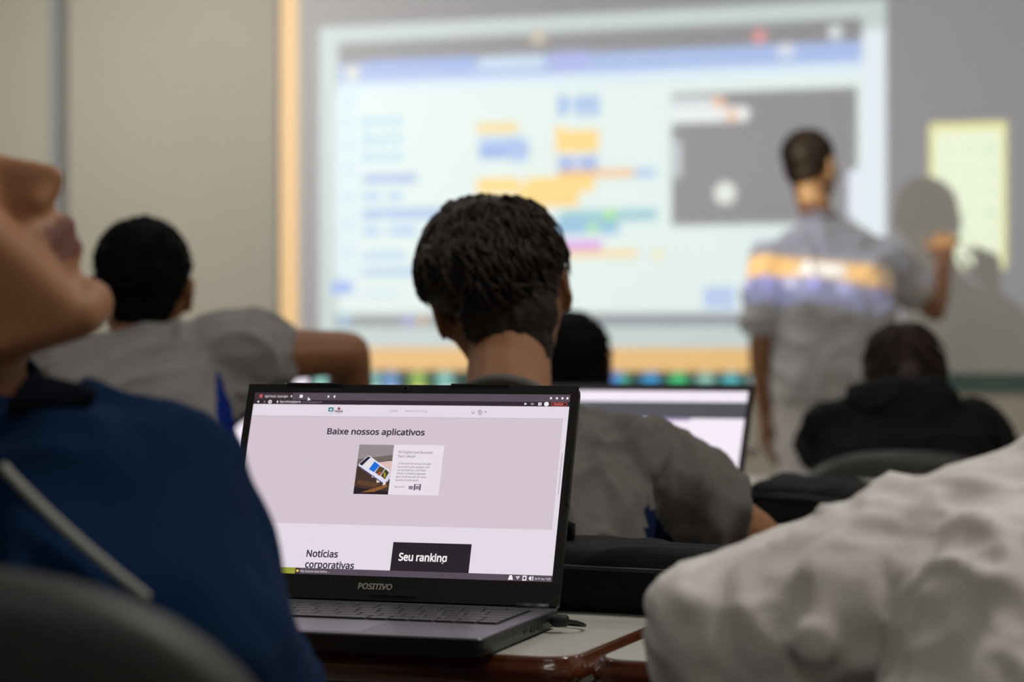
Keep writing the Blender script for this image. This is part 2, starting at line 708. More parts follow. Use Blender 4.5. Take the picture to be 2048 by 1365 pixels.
struct('floor', (XL - .1, YB - .1, -.1), (XR + .1, YW + .1, 0), FLOORM)
struct('ceiling', (XL - .1, YB - .1, ZC), (XR + .1, YW + .1, ZC + .1), CEILM)
struct('wall_front', (XL - .1, YW, 0), (XR + .1, YW + .12, ZC), WALLM)
struct('wall_left', (XL - .12, YB, 0), (XL, YW, ZC), WALLM)
struct('wall_right', (XR, YB, 0), (XR + .12, YW, ZC), WALLM)
struct('wall_back', (XL, YB - .12, 0), (XR, YB, ZC), BACKM)
struct('baseboard_front', (XL, YW - .015, 0), (XR, YW - .001, .09), TRIMG)

# vertical cover strip on the left of the front wall
xa, xb, xc_ = W(106, 300).x, W(122, 300).x, W(136, 300).x
struct('trim_1', (xa, YW - .022, .09), (xb, YW, ZC), ALUM)
struct('trim_2', (xb, YW - .012, .09), (xc_, YW, ZC), TRIMG)

# whiteboard that carries the projected picture
bx0, bx1 = W(556, 400).x, 0.3
bz0, bz1 = W(1300, 776).z, W(1300, 776).z + 2.02
bd = empty('whiteboard', ((bx0 + bx1) / 2, YW - .012, bz0))
bm = bmesh.new()
box(bm, (bx0 + .01, YW - .012, bz0 + .055), (bx1 - .01, YW - .001, bz1 - .01), bevel=.001)
obj('writing_surface', bm, BOARDM, bd)
bm = bmesh.new()
box(bm, (bx0, YW - .016, bz0), (bx0 + .012, YW - .001, bz1), bevel=.002)
box(bm, (bx1 - .012, YW - .016, bz0), (bx1, YW - .001, bz1), bevel=.002)
box(bm, (bx0, YW - .016, bz1 - .012), (bx1, YW - .001, bz1), bevel=.002)
obj('frame', bm, TRIMG, bd)
bm = bmesh.new()
box(bm, (bx0, YW - .018, bz0), (bx1, YW - .001, bz0 + .05), bevel=.003)
tag(obj('bottom_rail', bm, TEAL, bd), 'dark teal bottom rail')
tag(bd, 'large wall whiteboard with dark teal bottom rail, lit by a projected computer desktop', 'whiteboard')

# small white eraser box on the wall ledge below the board, at the right
# ceiling lamps
for i, (x, y, p) in enumerate(TUBES):
    if i == 0:
        e = empty('ceiling_light', (x, y, ZC - .07))
        bm = bmesh.new()
        box(bm, (x - .64, y - .16, ZC - .06), (x + .64, y + .16, ZC - .001), bevel=.01)
        obj('housing', bm, mat('lamp_housing', (0.7, 0.7, 0.7, 1), 0.4), e)
        for s in (-.07, .07):
            bm = bmesh.new()
            tube(bm, [(x - .58, y + s, ZC - .072), (x + .58, y + s, ZC - .072)], .012)
            obj('lamp_tube', bm, glow('lamp_tube_glow', (255, 246, 225), 2.0), e)
        tag(e, 'white twin-tube ceiling lamp above the classroom', 'ceiling lamp', 'ceiling lamps')
        lamp0 = e
    else:
        e = copy_tree(lamp0)  # the last copy is the fixture of the added rear fill light
        e.location = (x, y, ZC - .07)


# ------------------------------------------------------------------ furniture
DZ = 0.748
DW, DD = 0.592, 0.47


def make_desk():
    e = empty('school_desk', (0, 0, 0))
    r = 0.035
    out = rounded_poly([(-DW / 2, 0), (DW / 2, 0), (DW / 2, DD), (-DW / 2, DD)], r, 8)
    bm = bmesh.new()
    ins = rounded_poly([(-DW / 2 + .004, .006), (DW / 2 - .004, .006), (DW / 2 - .004, DD - .006), (-DW / 2 + .004, DD - .006)], r - .004, 8)
    prism(bm, ins, DZ - .004, DZ)
    obj('desktop', bm, DESKM, e)
    bm = bmesh.new()
    n = len(out)
    prof = [(0.0, -.0005), (-.0, -.003), (.004, -.008), (.006, -.014), (.004, -.021), (-.002, -.027), (-.012, -.030)]
    ctr = Vector((0, DD / 2))
    rings = []
    for (off, dz) in prof:
        ring = []
        for i, p in enumerate(out):
            t = (out[(i + 1) % n] - out[i - 1])
            nrm = Vector((t[1], -t[0])).normalized()
            q = Vector((p[0], p[1])) + nrm * off
            ring.append(bm.verts.new((q[0], q[1], DZ + dz)))
        rings.append(ring)
    for a in range(len(rings) - 1):
        for i in range(n):
            f = bm.faces.new((rings[a][i], rings[a + 1][i], rings[a + 1][(i + 1) % n], rings[a][(i + 1) % n]))
            f.smooth = True
    bm.faces.new(rings[-1])
    bm.faces.new(rings[0][::-1])
    bmesh.ops.recalc_face_normals(bm, faces=bm.faces[:])
    tag(obj('edge_band', bm, WOODM, e), 'varnished red-brown wooden edge')
    for sx in (-1, 1):
        for y in (.06, DD - .06):
            bm = bmesh.new()
            tube(bm, [(sx * (DW / 2 - .05), y, 0.0), (sx * (DW / 2 - .05), y, DZ - .028)], .013)
            obj('leg', bm, STEEL, e)
    for sx in (-1, 1):
        bm = bmesh.new()
        tube(bm, [(sx * (DW / 2 - .05), .06, .12), (sx * (DW / 2 - .05), DD - .06, .12)], .010)
        obj('side_bar', bm, STEEL, e)
    bm = bmesh.new()
    tube(bm, [(-DW / 2 + .05, DD - .06, .30), (DW / 2 - .05, DD - .06, .30)], .010)
    obj('crossbar', bm, STEEL, e)
    return e


DESKS = [(-0.868, 1.710, 'pale school desk with red-brown wooden edge under the sharp open laptop'),
         (-0.262, 1.712, 'pale school desk with wooden edge, butted against the laptop desk, under the white sleeve'),
         (-1.10, 2.76, 'school desk in front of the dark-haired student in the middle, carrying an open laptop'),
         (-0.49, 2.76, 'pale school desk with a black bag on it, beside the grey-shirted elbow'),
         (-2.10, 3.82, 'school desk in front of the black-haired student at the left'),
         (-0.98, 3.68, 'empty school desk just beyond the black bag, near the hanging hand of the standing person'),
         (-1.62, 4.92, 'school desk in front of the student whose black head shows beside the middle student'),
         (-0.80, 4.92, 'school desk in front of the person in the black jacket')]
desk0 = make_desk()
for i, (x, y, lb) in enumerate(DESKS):
    d = desk0 if i == 0 else copy_tree(desk0)
    d.location = (x, y, 0)
    tag(d, lb, 'desk', 'classroom desks')


def make_chair(top=0.82, pad=True):
    """rounded black chair, origin on the floor under the seat, backrest towards -y"""
    e = empty('classroom_chair', (0, 0, 0))
    bm = bmesh.new()
    out = rounded_poly([(-.21, -.19), (.21, -.19), (.22, .22), (-.22, .22)], .07, 6)
    prism(bm, out, .415, .455)
    bmesh.ops.bevel(bm, geom=[ed for ed in bm.edges if abs(ed.verts[0].co.z - ed.verts[1].co.z) < 1e-5 and len(ed.link_faces) == 2 and ed.calc_face_angle(0) > 1], offset=.012, segments=3, affect='EDGES')
    obj('seat', bm, CHAIRP, e, smooth=False)

    def shell(hw, h0, h1, th, yb, infl=0.0, inner=False):
        # curved rounded slab: lattice of (a, b) in the unit superellipse
        bm = bmesh.new()
        nu, nr = 48, 9
        hc, hh = (h0 + h1) / 2, (h1 - h0) / 2
        def pt(ang, r, side):
            c, s = math.cos(ang), math.sin(ang)
            ex = 0.72
            x = hw * math.copysign(abs(c) ** ex, c) * r
            z = hc + hh * math.copysign(abs(s) ** ex, s) * r
            edge = math.sqrt(max(0.0, 1 - r ** 4))
            y = yb + 0.9 * x * x - 0.10 * (z - h0) + side * th * (0.25 + 0.75 * edge) * (1 if r < 1 else 0)
            if r >= 1:
                y = yb + 0.9 * x * x - 0.10 * (z - h0)
            return (x, y, z)
        for side in (-1, 1):
            c0 = bm.verts.new(pt(0, 0, side))
            prev = None
            for k in range(1, nr + 1):
                r = (k / nr) ** 0.6
                ring = [bm.verts.new(pt(j * 2 * math.pi / nu, r, side)) for j in range(nu)]
                for j in range(nu):
                    if prev is None:
                        bm.faces.new((c0, ring[j], ring[(j + 1) % nu]))
                    else:
                        bm.faces.new((prev[j], ring[j], ring[(j + 1) % nu], prev[(j + 1) % nu]))
                prev = ring
        bmesh.ops.remove_doubles(bm, verts=bm.verts[:], dist=1e-5)
        bmesh.ops.recalc_face_normals(bm, faces=bm.faces[:])
        return bm
    b = obj('backrest', shell(.215, top - .36, top, .024, -.21), CHAIRM, e, smooth=True)
    b2 = obj('back_cover', shell(.175, top - .30, top - .050, .016, -.243), CHAIRP, e, smooth=True)
    for sx in (-1, 1):
        bm = bmesh.new()
        tube(bm, [(sx * .15, -.19, .43), (sx * .15, -.235, .50), (sx * .14, -.235, top - .25)], .011)
        obj('back_support', bm, STEEL, e)
        for y0, y1 in ((.17, .20), (-.15, -.20)):
            bm = bmesh.new()
            tube(bm, [(sx * .17, y0, .42), (sx * .19, y1, 0.0)], .012)
            obj('leg', bm, STEEL, e)
    return e


def put_chair(x, y, rz, top, label):
    c = make_chair(top)
    c.location = (x, y, 0)
    c.rotation_euler = (0, 0, rz)
    tag(c, label, 'chair', 'black classroom chairs')
    return c


# ------------------------------------------------------------------ laptops
SCREEN_W, SCREEN_H = 0.31, 0.1744


def solve_h(src, dst):
    A = []
    for (x, y), (u, v) in zip(src, dst):
        A.append([x, y, 1, 0, 0, 0, -u * x, -u * y, -u])
        A.append([0, 0, 0, x, y, 1, -v * x, -v * y, -v])
    return np.linalg.svd(np.array(A))[2][-1].reshape(3, 3)


# measured picture corners of the sharp screen -> fractions of the screen
HS = solve_h([(509, 787.2), (1143, 789.7), (1102, 1163.8), (458, 1147)], [(0, 0), (1, 0), (1, 1), (0, 1)])


def S(px, py):
    q = HS @ np.array([px, py, 1.0])
    return q[0] / q[2], q[1] / q[2]


def laptop(root_loc, rz, lean, label, content, keys=True, detail=True):
    """origin: middle of the hinge line on the desk; +y back, lid rises and leans back"""
    e = empty('laptop', root_loc)
    e.rotation_euler = (0, 0, rz)
    W2 = .1625
    bd_ = .212
    T0 = Matrix.Translation(root_loc) @ Matrix.Rotation(rz, 4, 'Z')
    bm = bmesh.new()
    out = rounded_poly([(-W2, -bd_), (W2, -bd_), (W2, .004), (-W2, .004)], [.010, .010, .004, .004], 5)
    lower = [Vector((p[0] * .985, p[1] * .99 - .001)) for p in out]
    # wedge body: top plate, side wall, underside
    n = len(out)
    rings = []
    for (src, z) in ((lower, .0025), (out, .0095), (out, .0165), ([Vector((p[0] * .996, p[1] * .996)) for p in out], .0178)):
        rings.append([bm.verts.new((p[0], p[1], z)) for p in src])
    for a in range(3):
        for i in range(n):
            bm.faces.new((rings[a][i], rings[a][(i + 1) % n], rings[a + 1][(i + 1) % n], rings[a + 1][i]))
    bm.faces.new(rings[0][::-1])
    f = bm.faces.new(rings[3])
    f.material_index = 1
    for ff in bm.faces:
        if all(abs(v.co.z - .0178) < 1e-4 or abs(v.co.z - .0165) < 1e-4 for v in ff.verts):
            ff.material_index = 1
    bmesh.ops.transform(bm, matrix=T0, verts=bm.verts[:])
    obj('base', bm, [LAPM, DECKM], e)
    for sx in (-.13, .13):
        for sy in (-.19, -.02):
            bm = bmesh.new()
            box(bm, (sx - .012, sy - .006, 0), (sx + .012, sy + .006, .003), M=T0, bevel=.001)
            obj('foot', bm, RUBM, e)
    if detail:
        bm = bmesh.new()
        box(bm, (-.1480, -.124, .0176), (.1480, -.022, .0179), M=T0)
        obj('keyboard_well', bm, RUBM, e)
        bm = bmesh.new()
        rows = [[1] * 15, [1] * 13 + [1.9], [1.5] + [1] * 12 + [1.4], [1.75] + [1] * 11 + [2.2], [2.2] + [1] * 10 + [1.7, 1], [1.2, 1, 1, 1, 5.2, 1, 1, 1.2, 1, 1, 1]]
        for k, row in enumerate(rows):
            tot = sum(row)
            x = -.146
            for wkey in row:
                ww = .292 * wkey / tot
                y1 = -.024 - k * .0165
                box(bm, (x + .001, y1 - .0145, .0179), (x + ww - .001, y1, .0194), M=T0, bevel=.0006, seg=1)
                x += ww
        obj('keyboard', bm, KEYM, e)
        bm = bmesh.new()
        box(bm, (-.055, -.203, .0177), (.055, -.134, .0180), M=T0, bevel=.0001)
        obj('touchpad', bm, mat('touchpad', (0.12, 0.115, 0.14, 1), 0.3), e)
        for (y0, y1, z0, z1) in ((-.060, -.047, .0065, .0115), (-.080, -.067, .0065, .0115), (-.1, -.09, .008, .011)):
            bm = bmesh.new()
            box(bm, (W2 - .0006, y0, z0), (W2 + .0004, y1, z1), M=T0)
            obj('port', bm, RUBM, e)
    for sx in (-1, 1):
        bm = bmesh.new()
        tube(bm, [T0 @ Vector((sx * .145 - .02, .002, .0165)), T0 @ Vector((sx * .145 + .01, .002, .0165))], .0055, 14)
        obj('hinge', bm, LAPM, e)
    # lid frame: x along, y up the lid, z toward the user
    TL = T0 @ Matrix.Translation((0, .001, .0165)) @ Matrix.Rotation(R(90) - lean, 4, 'X')
    chin = .0245
    top = chin + SCREEN_H + .0085
    bm = bmesh.new()
    prism(bm, rounded_poly([(-W2, .002), (W2, .002), (W2, top), (-W2, top)], [.004, .004, .008, .008], 5), -.0055, 0.0, M=TL)
    obj('lid', bm, LAPM, e)
    # bezel with an opening
    bm = bmesh.new()
    o_ = [(-W2 + .0005, .0025), (W2 - .0005, .0025), (W2 - .0005, top - .0005), (-W2 + .0005, top - .0005)]
    i_ = [(-SCREEN_W / 2, chin), (SCREEN_W / 2, chin), (SCREEN_W / 2, chin + SCREEN_H), (-SCREEN_W / 2, chin + SCREEN_H)]
    for k in range(4):
        j = (k + 1) % 4
        a, b, c, d = o_[k], o_[j], i_[j], i_[k]
        quad(bm, [TL @ Vector((*q, .0014)) for q in (a, b, c, d)])
        quad(bm, [TL @ Vector((*c, .0014)), TL @ Vector((*c, .0002)), TL @ Vector((*d, .0002)), TL @ Vector((*d, .0014))][::-1])
        quad(bm, [TL @ Vector((*a, .0014)), TL @ Vector((*a, -.0005)), TL @ Vector((*b, -.0005)), TL @ Vector((*b, .0014))])
    bz = obj('bezel', bm, LAPM, e)
    if detail:
        for lo_, hi_ in (((-.123, top - .0012, -.0005), (-.067, top + .0008, .0024)), ((.040, top - .0012, -.0005), (.096, top + .0008, .0024)),
                         ((-.014, .0065, .0012), (.030, .0085, .0022)), ((W2 - .0018, .095, -.0005), (W2 + .0004, .135, .0022))):
            bm = bmesh.new()
            box(bm, lo_, hi_, M=TL, bevel=.0003)
            obj('rubber_bumper', bm, RUBM, e)
        bm = bmesh.new()
        yc = chin + SCREEN_H + .0044
        ring = [TL @ Vector((-.004 + .0036 * math.cos(a * math.pi / 12), yc + .0030 * math.sin(a * math.pi / 12), .0020)) for a in range(24)]
        bm.faces.new([bm.verts.new(q) for q in ring])
        wc = obj('webcam', bm, LENSR, e)
        bm = bmesh.new()
        ring = [TL @ Vector((-.004 + .0018 * math.cos(a * math.pi / 12), yc + .0018 * math.sin(a * math.pi / 12), .0023)) for a in range(24)]
        bm.faces.new([bm.verts.new(q) for q in ring])
        tag(obj('lens', bm, LENSM, wc), 'black camera lens')
        bm = bmesh.new()
        text_into(bm, 'POSITIVO', TL @ Matrix.Translation((-.0262, .0125, .0017)), .0330, .0050, bold=.035, shear=0.12)
        tag(obj('brand_lettering', bm, LOGOM, e), 'silver lettering reading POSITIVO')
    # screen
    scr = bmesh.new()
    mats = []

    def mi(m):
        if m not in mats:
            mats.append(m)
        return mats.index(m)

    def pt(u, v, z):
        return TL @ Vector(((u - .5) * SCREEN_W, chin + (1 - v) * SCREEN_H, z))

    def rect(u0, v0, u1, v1, m, lay=0):
        z = .0003 + lay * .00006
        quad(scr, [pt(u0, v1, z), pt(u1, v1, z), pt(u1, v0, z), pt(u0, v0, z)], mi(m))

    def poly(pts, m, lay=0):
        z = .0003 + lay * .00006
        f = quad(scr, [pt(u, v, z) for u, v in pts], mi(m))
        return f

    def txt(s, u, v, wu, hv, m, lay=5, **k):
        M_ = TL @ Matrix.Translation(((u - .5) * SCREEN_W, chin + (1 - v) * SCREEN_H, .0003 + lay * .00006))
        text_into(scr, s, M_, wu * SCREEN_W, hv * SCREEN_H, mi(m), **k)
    content(rect, poly, txt)
    so = obj('screen', scr, mats, e)
    tag(e, label, 'laptop')
    return e


def main_content(rect, poly, txt):
    g = lambda n, c: glow('px_' + n, c)
    tabs, bar, dark = g('tabs', (88, 76, 88)), g('toolbar', (48, 40, 46)), g('dark_tab', (62, 48, 56))
    page, sect = g('page', (226, 217, 228)), g('section', (211, 196, 207))
    inkc, ink2, wh = g('ink', (52, 42, 60)), g('ink_soft', (140, 128, 142)), g('white_ui', (240, 236, 240))
    card = g('card', (231, 222, 232))

    def R_(x0, y0, x1, y1, m, lay=1):
        u0, v0 = S(x0, y0)
        u1, v1 = S(x1, y1)
        rect(u0, v0, u1, v1, m, lay)

    def T_(s, x0, yb, x1, ytop, m, lay=6, **k):
        """a line whose capitals stand from ytop to the baseline yb"""
        u0, v0 = S(x0, yb)
        u1, _ = S(x1, yb)
        _, v1 = S(x0, ytop)
        txt(s, u0, v0, u1 - u0, v0 - v1, m, lay, **k)
    rect(0, 0, 1, 1, page, 0)
    rect(0, 0, 1, .041, tabs, 1)
    rect(0, .0, .125, .041, dark, 2)
    rect(0, .041, 1, .066, bar, 2)
    vt = S(820, 837)[1]
    vb = S(836, 1054.8)[1]
    rect(0, vt, .984, vb, sect, 1)
    rect(0, vt - .003, .984, vt, g('soft_line', (190, 180, 192)), 2)
    rect(.990, .32, .994, .54, g('scroll', (196, 186, 196)), 2)
    rect(0, .966, 1, 1, tabs, 3)
    rect(0, .966, .212, 1, g('start_green', (150, 155, 60)), 4)
    # browser chrome
    rect(.016, .012, .026, .030, g('fav_red', (190, 90, 90)), 4)
    txt('Agile Paran\u00e1 | Escola Agile -', .034, .028, .078, .013, wh, 5)
    rect(.1195, .016, .1235, .026, wh, 5)
    rect(.148, .012, .158, .029, wh, 4)
    rect(.239, .015, .244, .027, wh, 4)
    poly([(.258, .021), (.2615, .012), (.265, .021), (.2615, .030)], wh, 5)
    poly([(.176, .024), (.176, .046), (.181, .042), (.186, .042)], wh, 7)
    poly([(.010, .053), (.017, .046), (.017, .060)], wh, 5)
    poly([(.040, .053), (.033, .046), (.033, .060)], ink2, 5)
    poly([(.0535 + .006 * math.cos(a), .053 + .0105 * math.sin(a)) for a in [k * math.pi / 6 for k in range(12)]], wh, 5)
    poly([(.0535 + .0025 * math.cos(a), .053 + .0045 * math.sin(a)) for a in [k * math.pi / 6 for k in range(12)]], bar, 6)
    rect(.076, .047, .080, .059, wh, 5)
    txt('https://institutoagileparana', .086, .058, .068, .013, wh, 5)
    txt('.com.br/home/pagina-inicial', .158, .058, .065, .011, ink2, 5)
    poly([(.862, .046), (.862, .060), (.870, .053)], wh, 5)
    poly([(.886, .045), (.893, .053), (.886, .061), (.879, .053)], ink2, 5)
    rect(.904, .045, .914, .061, wh, 5)
    rect(.908, .050, .911, .057, bar, 6)
    poly([(.929 + .0075 * math.cos(a), .053 + .0125 * math.sin(a)) for a in [k * math.pi / 6 for k in range(12)]], wh, 5)
    red = g('update_red', (190, 70, 60))
    for a in ((.944, .0435, .992, .0465), (.944, .0605, .992, .0635), (.944, .0435, .946, .0635), (.990, .0435, .992, .0635)):
        rect(*a, red, 5)
    txt('Atualizar', .951, .058, .030, .011, g('update_txt', (225, 110, 95)), 5, bold=.02)
    for u in (.941, .959, .976, .991):
        rect(u - .003, .015, u + .003, .026, wh, 5)
    # page header
    teal = g('logo_teal', (25, 120, 125))
    R_(657.5, 817, 666.5, 825.5, teal, 3)
    R_(660, 819.5, 664, 823.5, page, 4)
    T_('agile', 658, 830.5, 666, 827.5, g('logo_blue', (110, 160, 200)))
    poly([S(678, 815.5), S(682, 820), S(678, 823), S(674, 820)], g('logo_crest', (150, 90, 100)), 3)
    T_('PARAN\u00c1', 669, 827, 686, 823, inkc, bold=.03)
    T_('GOVERNO', 671, 831, 684, 829, ink2)
    T_('CURSOS', 779, 825.5, 796, 822, ink2)
    T_('ANOS DA ESCOLA', 811, 826, 855, 822.5, ink2)
    poly([S(947 + 3 * math.cos(a), 826 + 3 * math.sin(a)) for a in [k * math.pi / 6 for k in range(12)]], ink2, 3)
    poly([S(947 + 2 * math.cos(a), 825.4 + 2 * math.sin(a)) for a in [k * math.pi / 6 for k in range(12)]], page, 4)
    poly([S(961 + 5 * math.cos(a), 826 + 6 * math.sin(a)) for a in [k * math.pi / 6 for k in range(12)]], g('avatar', (190, 182, 192)), 3)
    poly([S(970, 824), S(975, 824), S(972.5, 827)], ink2, 3)
    # heading
    T_('Baixe nossos aplicativos', 654, 871, 850, 859.5, inkc, bold=.026)
    # card
    R_(786, 891.5, 877, 993, card, 2)
    u0, v0 = S(720, 891.5)
    u1, _ = S(789, 891.5)
    _, v1 = S(709, 990.5)
    rect(u0 - .001, v0, u1, v1, g('pic_wall', (150, 138, 142)), 3)
    D_ = lambda a, b: (u0 + (u1 - u0) * a, v0 + (v1 - v0) * b)
    pl = lambda pts, m, lay: poly([D_(*q) for q in pts], m, lay)
    pl([(0, .45), (0, 1), (1, 1), (1, .30)], g('pic_table', (70, 52, 44)), 4)
    pl([(0, .30), (0, .45), (1, .30), (1, .20)], g('pic_shade', (112, 102, 98)), 4)
    pl([(0, .86), (0, 1), (1, 1), (1, .94)], g('pic_dark', (42, 30, 36)), 5)
    pl([(.2, .97), (.9, .80), (.98, .84), (.6, .95)], g('pic_wood', (140, 90, 50)), 6)
    pl([(.1, .72), (.7, .78), (.6, .86), (.05, .80)], g('pic_wood2', (95, 66, 46)), 6)
    # hand behind the phone
    pl([(.62, .36), (.98, .32), (1, .34), (1, .70), (.86, .66)], g('pic_palm', (222, 188, 185)), 6)
    pl([(.45, .60), (.56, .62), (.55, .67), (.47, .66)], g('pic_finger', (228, 205, 198)), 7)
    pl([(.62, .68), (.72, .70), (.72, .76), (.63, .77)], g('pic_finger', (228, 205, 198)), 7)
    pl([(.80, .76), (.90, .76), (.90, .80), (.82, .82)], g('pic_finger', (228, 205, 198)), 7)
    # phone lying diagonally
    pl([(.04, .40), (.28, .23), (.33, .23), (.97, .52), (.98, .60), (.88, .77), (.84, .78), (.06, .45)], g('pic_phone', (222, 220, 238)), 8)
    pl([(.06, .40), (.29, .24), (.37, .26), (.15, .43)], g('pic_bezel', (40, 36, 52)), 9)
    pl([(.17, .43), (.38, .27), (.55, .34), (.35, .50)], g('pic_app', (228, 222, 226)), 9)
    pl([(.36, .50), (.50, .34), (.66, .42), (.52, .56)], g('pic_blue', (28, 110, 215)), 10)
    pl([(.55, .57), (.66, .43), (.82, .48), (.72, .62)], g('pic_food', (92, 72, 48)), 10)
    pl([(.62, .60), (.70, .54), (.76, .58), (.69, .63)], g('pic_food2', (170, 90, 75)), 11)
    pl([(.73, .63), (.84, .49), (.96, .56), (.86, .70)], g('pic_leaf', (70, 66, 36)), 10)
    pl([(.80, .56), (.83, .55), (.88, .62), (.84, .68)], g('pic_leaf2', (170, 150, 60)), 11)
    pl([(.88, .71), (.97, .60), (1.0, .66), (.93, .76)], g('pic_home', (208, 205, 222)), 11)
    pl([(.07, .44), (.83, .77), (.82, .79), (.06, .46)], g('pic_edge', (86, 82, 120)), 12)
    # card text
    T_('EF English Live Business', 798, 909, 866, 904, inkc)
    T_('Para celular', 797, 917, 832, 912, inkc)
    for k, (s, x0, x1) in enumerate((('A nova parceria exclusiva Agile', 797, 863), ('na nuvem para ampliar sua', 796, 859), ('na sua fluência, o EF Class', 795, 852),
                                     ('oferece conteúdo preparado', 794, 852), ('para você estudar 40 vezes', 793, 853), ('quando e onde quiser', 792, 838))):
        T_(s, x0 - k * .1, 931 + k * 6.6, x1, 927.2 + k * 6.6, inkc)
    T_('Baixe em', 789, 977.5, 809, 974, ink2, bold=.01)
    R_(818, 974, 826, 981, ink2, 4)
    for a in ((829, 970.5, 841, 971.5), (829, 970.5, 830, 983), (840, 970.5, 841, 983)):
        R_(*a, inkc, 4)
    R_(832, 974, 838, 981, ink2, 5)
    # lower part of the page
    T_('Not\u00edcias', 613, 1116, 676, 1103, inkc, bold=.024)
    T_('corporativas', 610, 1137.5, 708, 1124.5, inkc, bold=.024, lay=2)
    u0, v0 = S(787, 1086)
    u1, _ = S(943, 1090)
    rect(u0, v0, u1, .967, g('ranking_box', (42, 34, 42)), 2)
    T_('Seu ranking', 797, 1122.5, 893, 1108, wh, bold=.028)
    # task bar
    rect(.2115, .968, .226, .998, g('task_dark', (52, 44, 50)), 5)
    poly([(.219 + .0045 * math.cos(a), .983 + .007 * math.sin(a)) for a in [k * math.pi / 6 for k in range(12)]], g('task_icon', (225, 190, 90)), 6)
    txt('Hey Gustavo Guia Online ...', .228, .989, .092, .011, wh, 6)
    poly([(.868, .994), (.872, .970), (.879, .970), (.883, .994)], wh, 5)
    poly([(.890, .974), (.904, .974), (.897, .993)], g('wifi', (205, 196, 205)), 5)
    rect(.911, .970, .923, .996, wh, 5)
    rect(.914, .976, .920, .990, tabs, 6)
    poly([(.930, .979), (.937, .970), (.937, .996), (.930, .987)], wh, 5)
    rect(.940, .972, .943, .994, wh, 5)
    txt('ter 01 nov, 14:28', .948, .990, .046, .012, wh, 6)


# fit of the sharp laptop (camera frame: right, forward, up from the camera)
phi = R(17.38)
lean0 = R(20.1)
back_c = Vector((math.sin(phi), math.cos(phi), 0))
scr_c = Vector((-.1128, 2.0459, -.2124))
up_l = Vector((0, 0, 1)) * math.cos(lean0) + back_c * math.sin(lean0)
hinge_c = scr_c - up_l * .0245
lx, ly = hinge_c.x * cs - hinge_c.y * sn, hinge_c.x * sn + hinge_c.y * cs
base_z = CAMZ + hinge_c.z - .0165
DESKZ_ERR = base_z - DZ
rz0 = -(phi - PSI)
lap_main = laptop((lx, ly, DZ), rz0, lean0, 'sharp open black laptop in the middle with a pink-white web page on its screen', main_content)
for ch in (lap_main,):
    pass


def simple_content(kind):
    def f(rect, poly, txt):
        pageb = glow('px_bright_page', (238, 228, 240), 1.08)
        rect(0, 0, 1, 1, pageb, 0)
        if kind == 2:
            rect(0, .12, 1, .275, glow('px_band', (80, 80, 88)), 1)
            rect(0, 0, 1, .018, glow('px_top', (60, 56, 60)), 1)
            txt('Atividades', .08, .22, .2, .05, pageb, 2)
            rect(.55, .275, .75, .30, glow('px_link', (170, 150, 190)), 2)
        else:
            rect(0, 0, 1, .10, glow('px_band', (80, 80, 88)), 1)
            rect(.1, .3, .5, .34, glow('px_link', (170, 150, 190)), 2)
    return f


# laptop of the middle student; its right edge shows beside his shoulder
q = P(1320, 980, 3.12)
laptop((q.x - .055, q.y, DZ), R(2), R(33), 'second open laptop, white screen with a dark band, beyond the middle student in grey', simple_content(2), detail=False)
q = P(440, 900, 4.38)
laptop((q.x, q.y, DZ), R(3), R(24), 'open laptop half hidden by the left student in grey, a sliver of pink-white screen showing', simple_content(3), detail=False)

# power plug with its cable at the laptop's right side
T0 = Matrix.Translation((lx, ly, DZ)) @ Matrix.Rotation(rz0, 4, 'Z')
pe = empty('power_cable', T0 @ Vector((.18, -.03, 0)))
bm = bmesh.new()
tube(bm, [T0 @ Vector((.1632, -.026, .0105)), T0 @ Vector((.1655, -.026, .0105))], .0030, 12)
tube(bm, [T0 @ Vector((.1655, -.026, .0105)), T0 @ Vector((.168, -.026, .0106)), T0 @ Vector((.178, -.025, .0108)), T0 @ Vector((.1795, -.025, .0108))], [.0048, .0056, .0054, .0035], 14)
obj('plug', bm, RUBM, pe, smooth=True)
bm = bmesh.new()
path = [(.1785, -.025, .0108), (.186, -.022, .0095), (.190, -.012, .006), (.184, .004, .0035), (.165, .012, .003), (.12, .016, .003), (0, .020, .003), (-.10, .10, .003), (-.12, .19, .003)]
pts = []
for i in range(len(path) - 1):
    for k in range(6):
        t = k / 6
        p0, p1 = Vector(path[max(i - 1, 0)]), Vector(path[i])
        p2, p3 = Vector(path[i + 1]), Vector(path[min(i + 2, len(path) - 1)])
        pts.append(T0 @ (0.5 * ((2 * p1) + (-p0 + p2) * t + (2 * p0 - 5 * p1 + 4 * p2 - p3) * t * t + (-p0 + 3 * p1 - 3 * p2 + p3) * t ** 3)))
tube(bm, pts, .0015, 8)
obj('cord', bm, RUBM, pe, smooth=True)
tag(pe, 'black power plug and cord in the right side of the sharp laptop', 'cable')


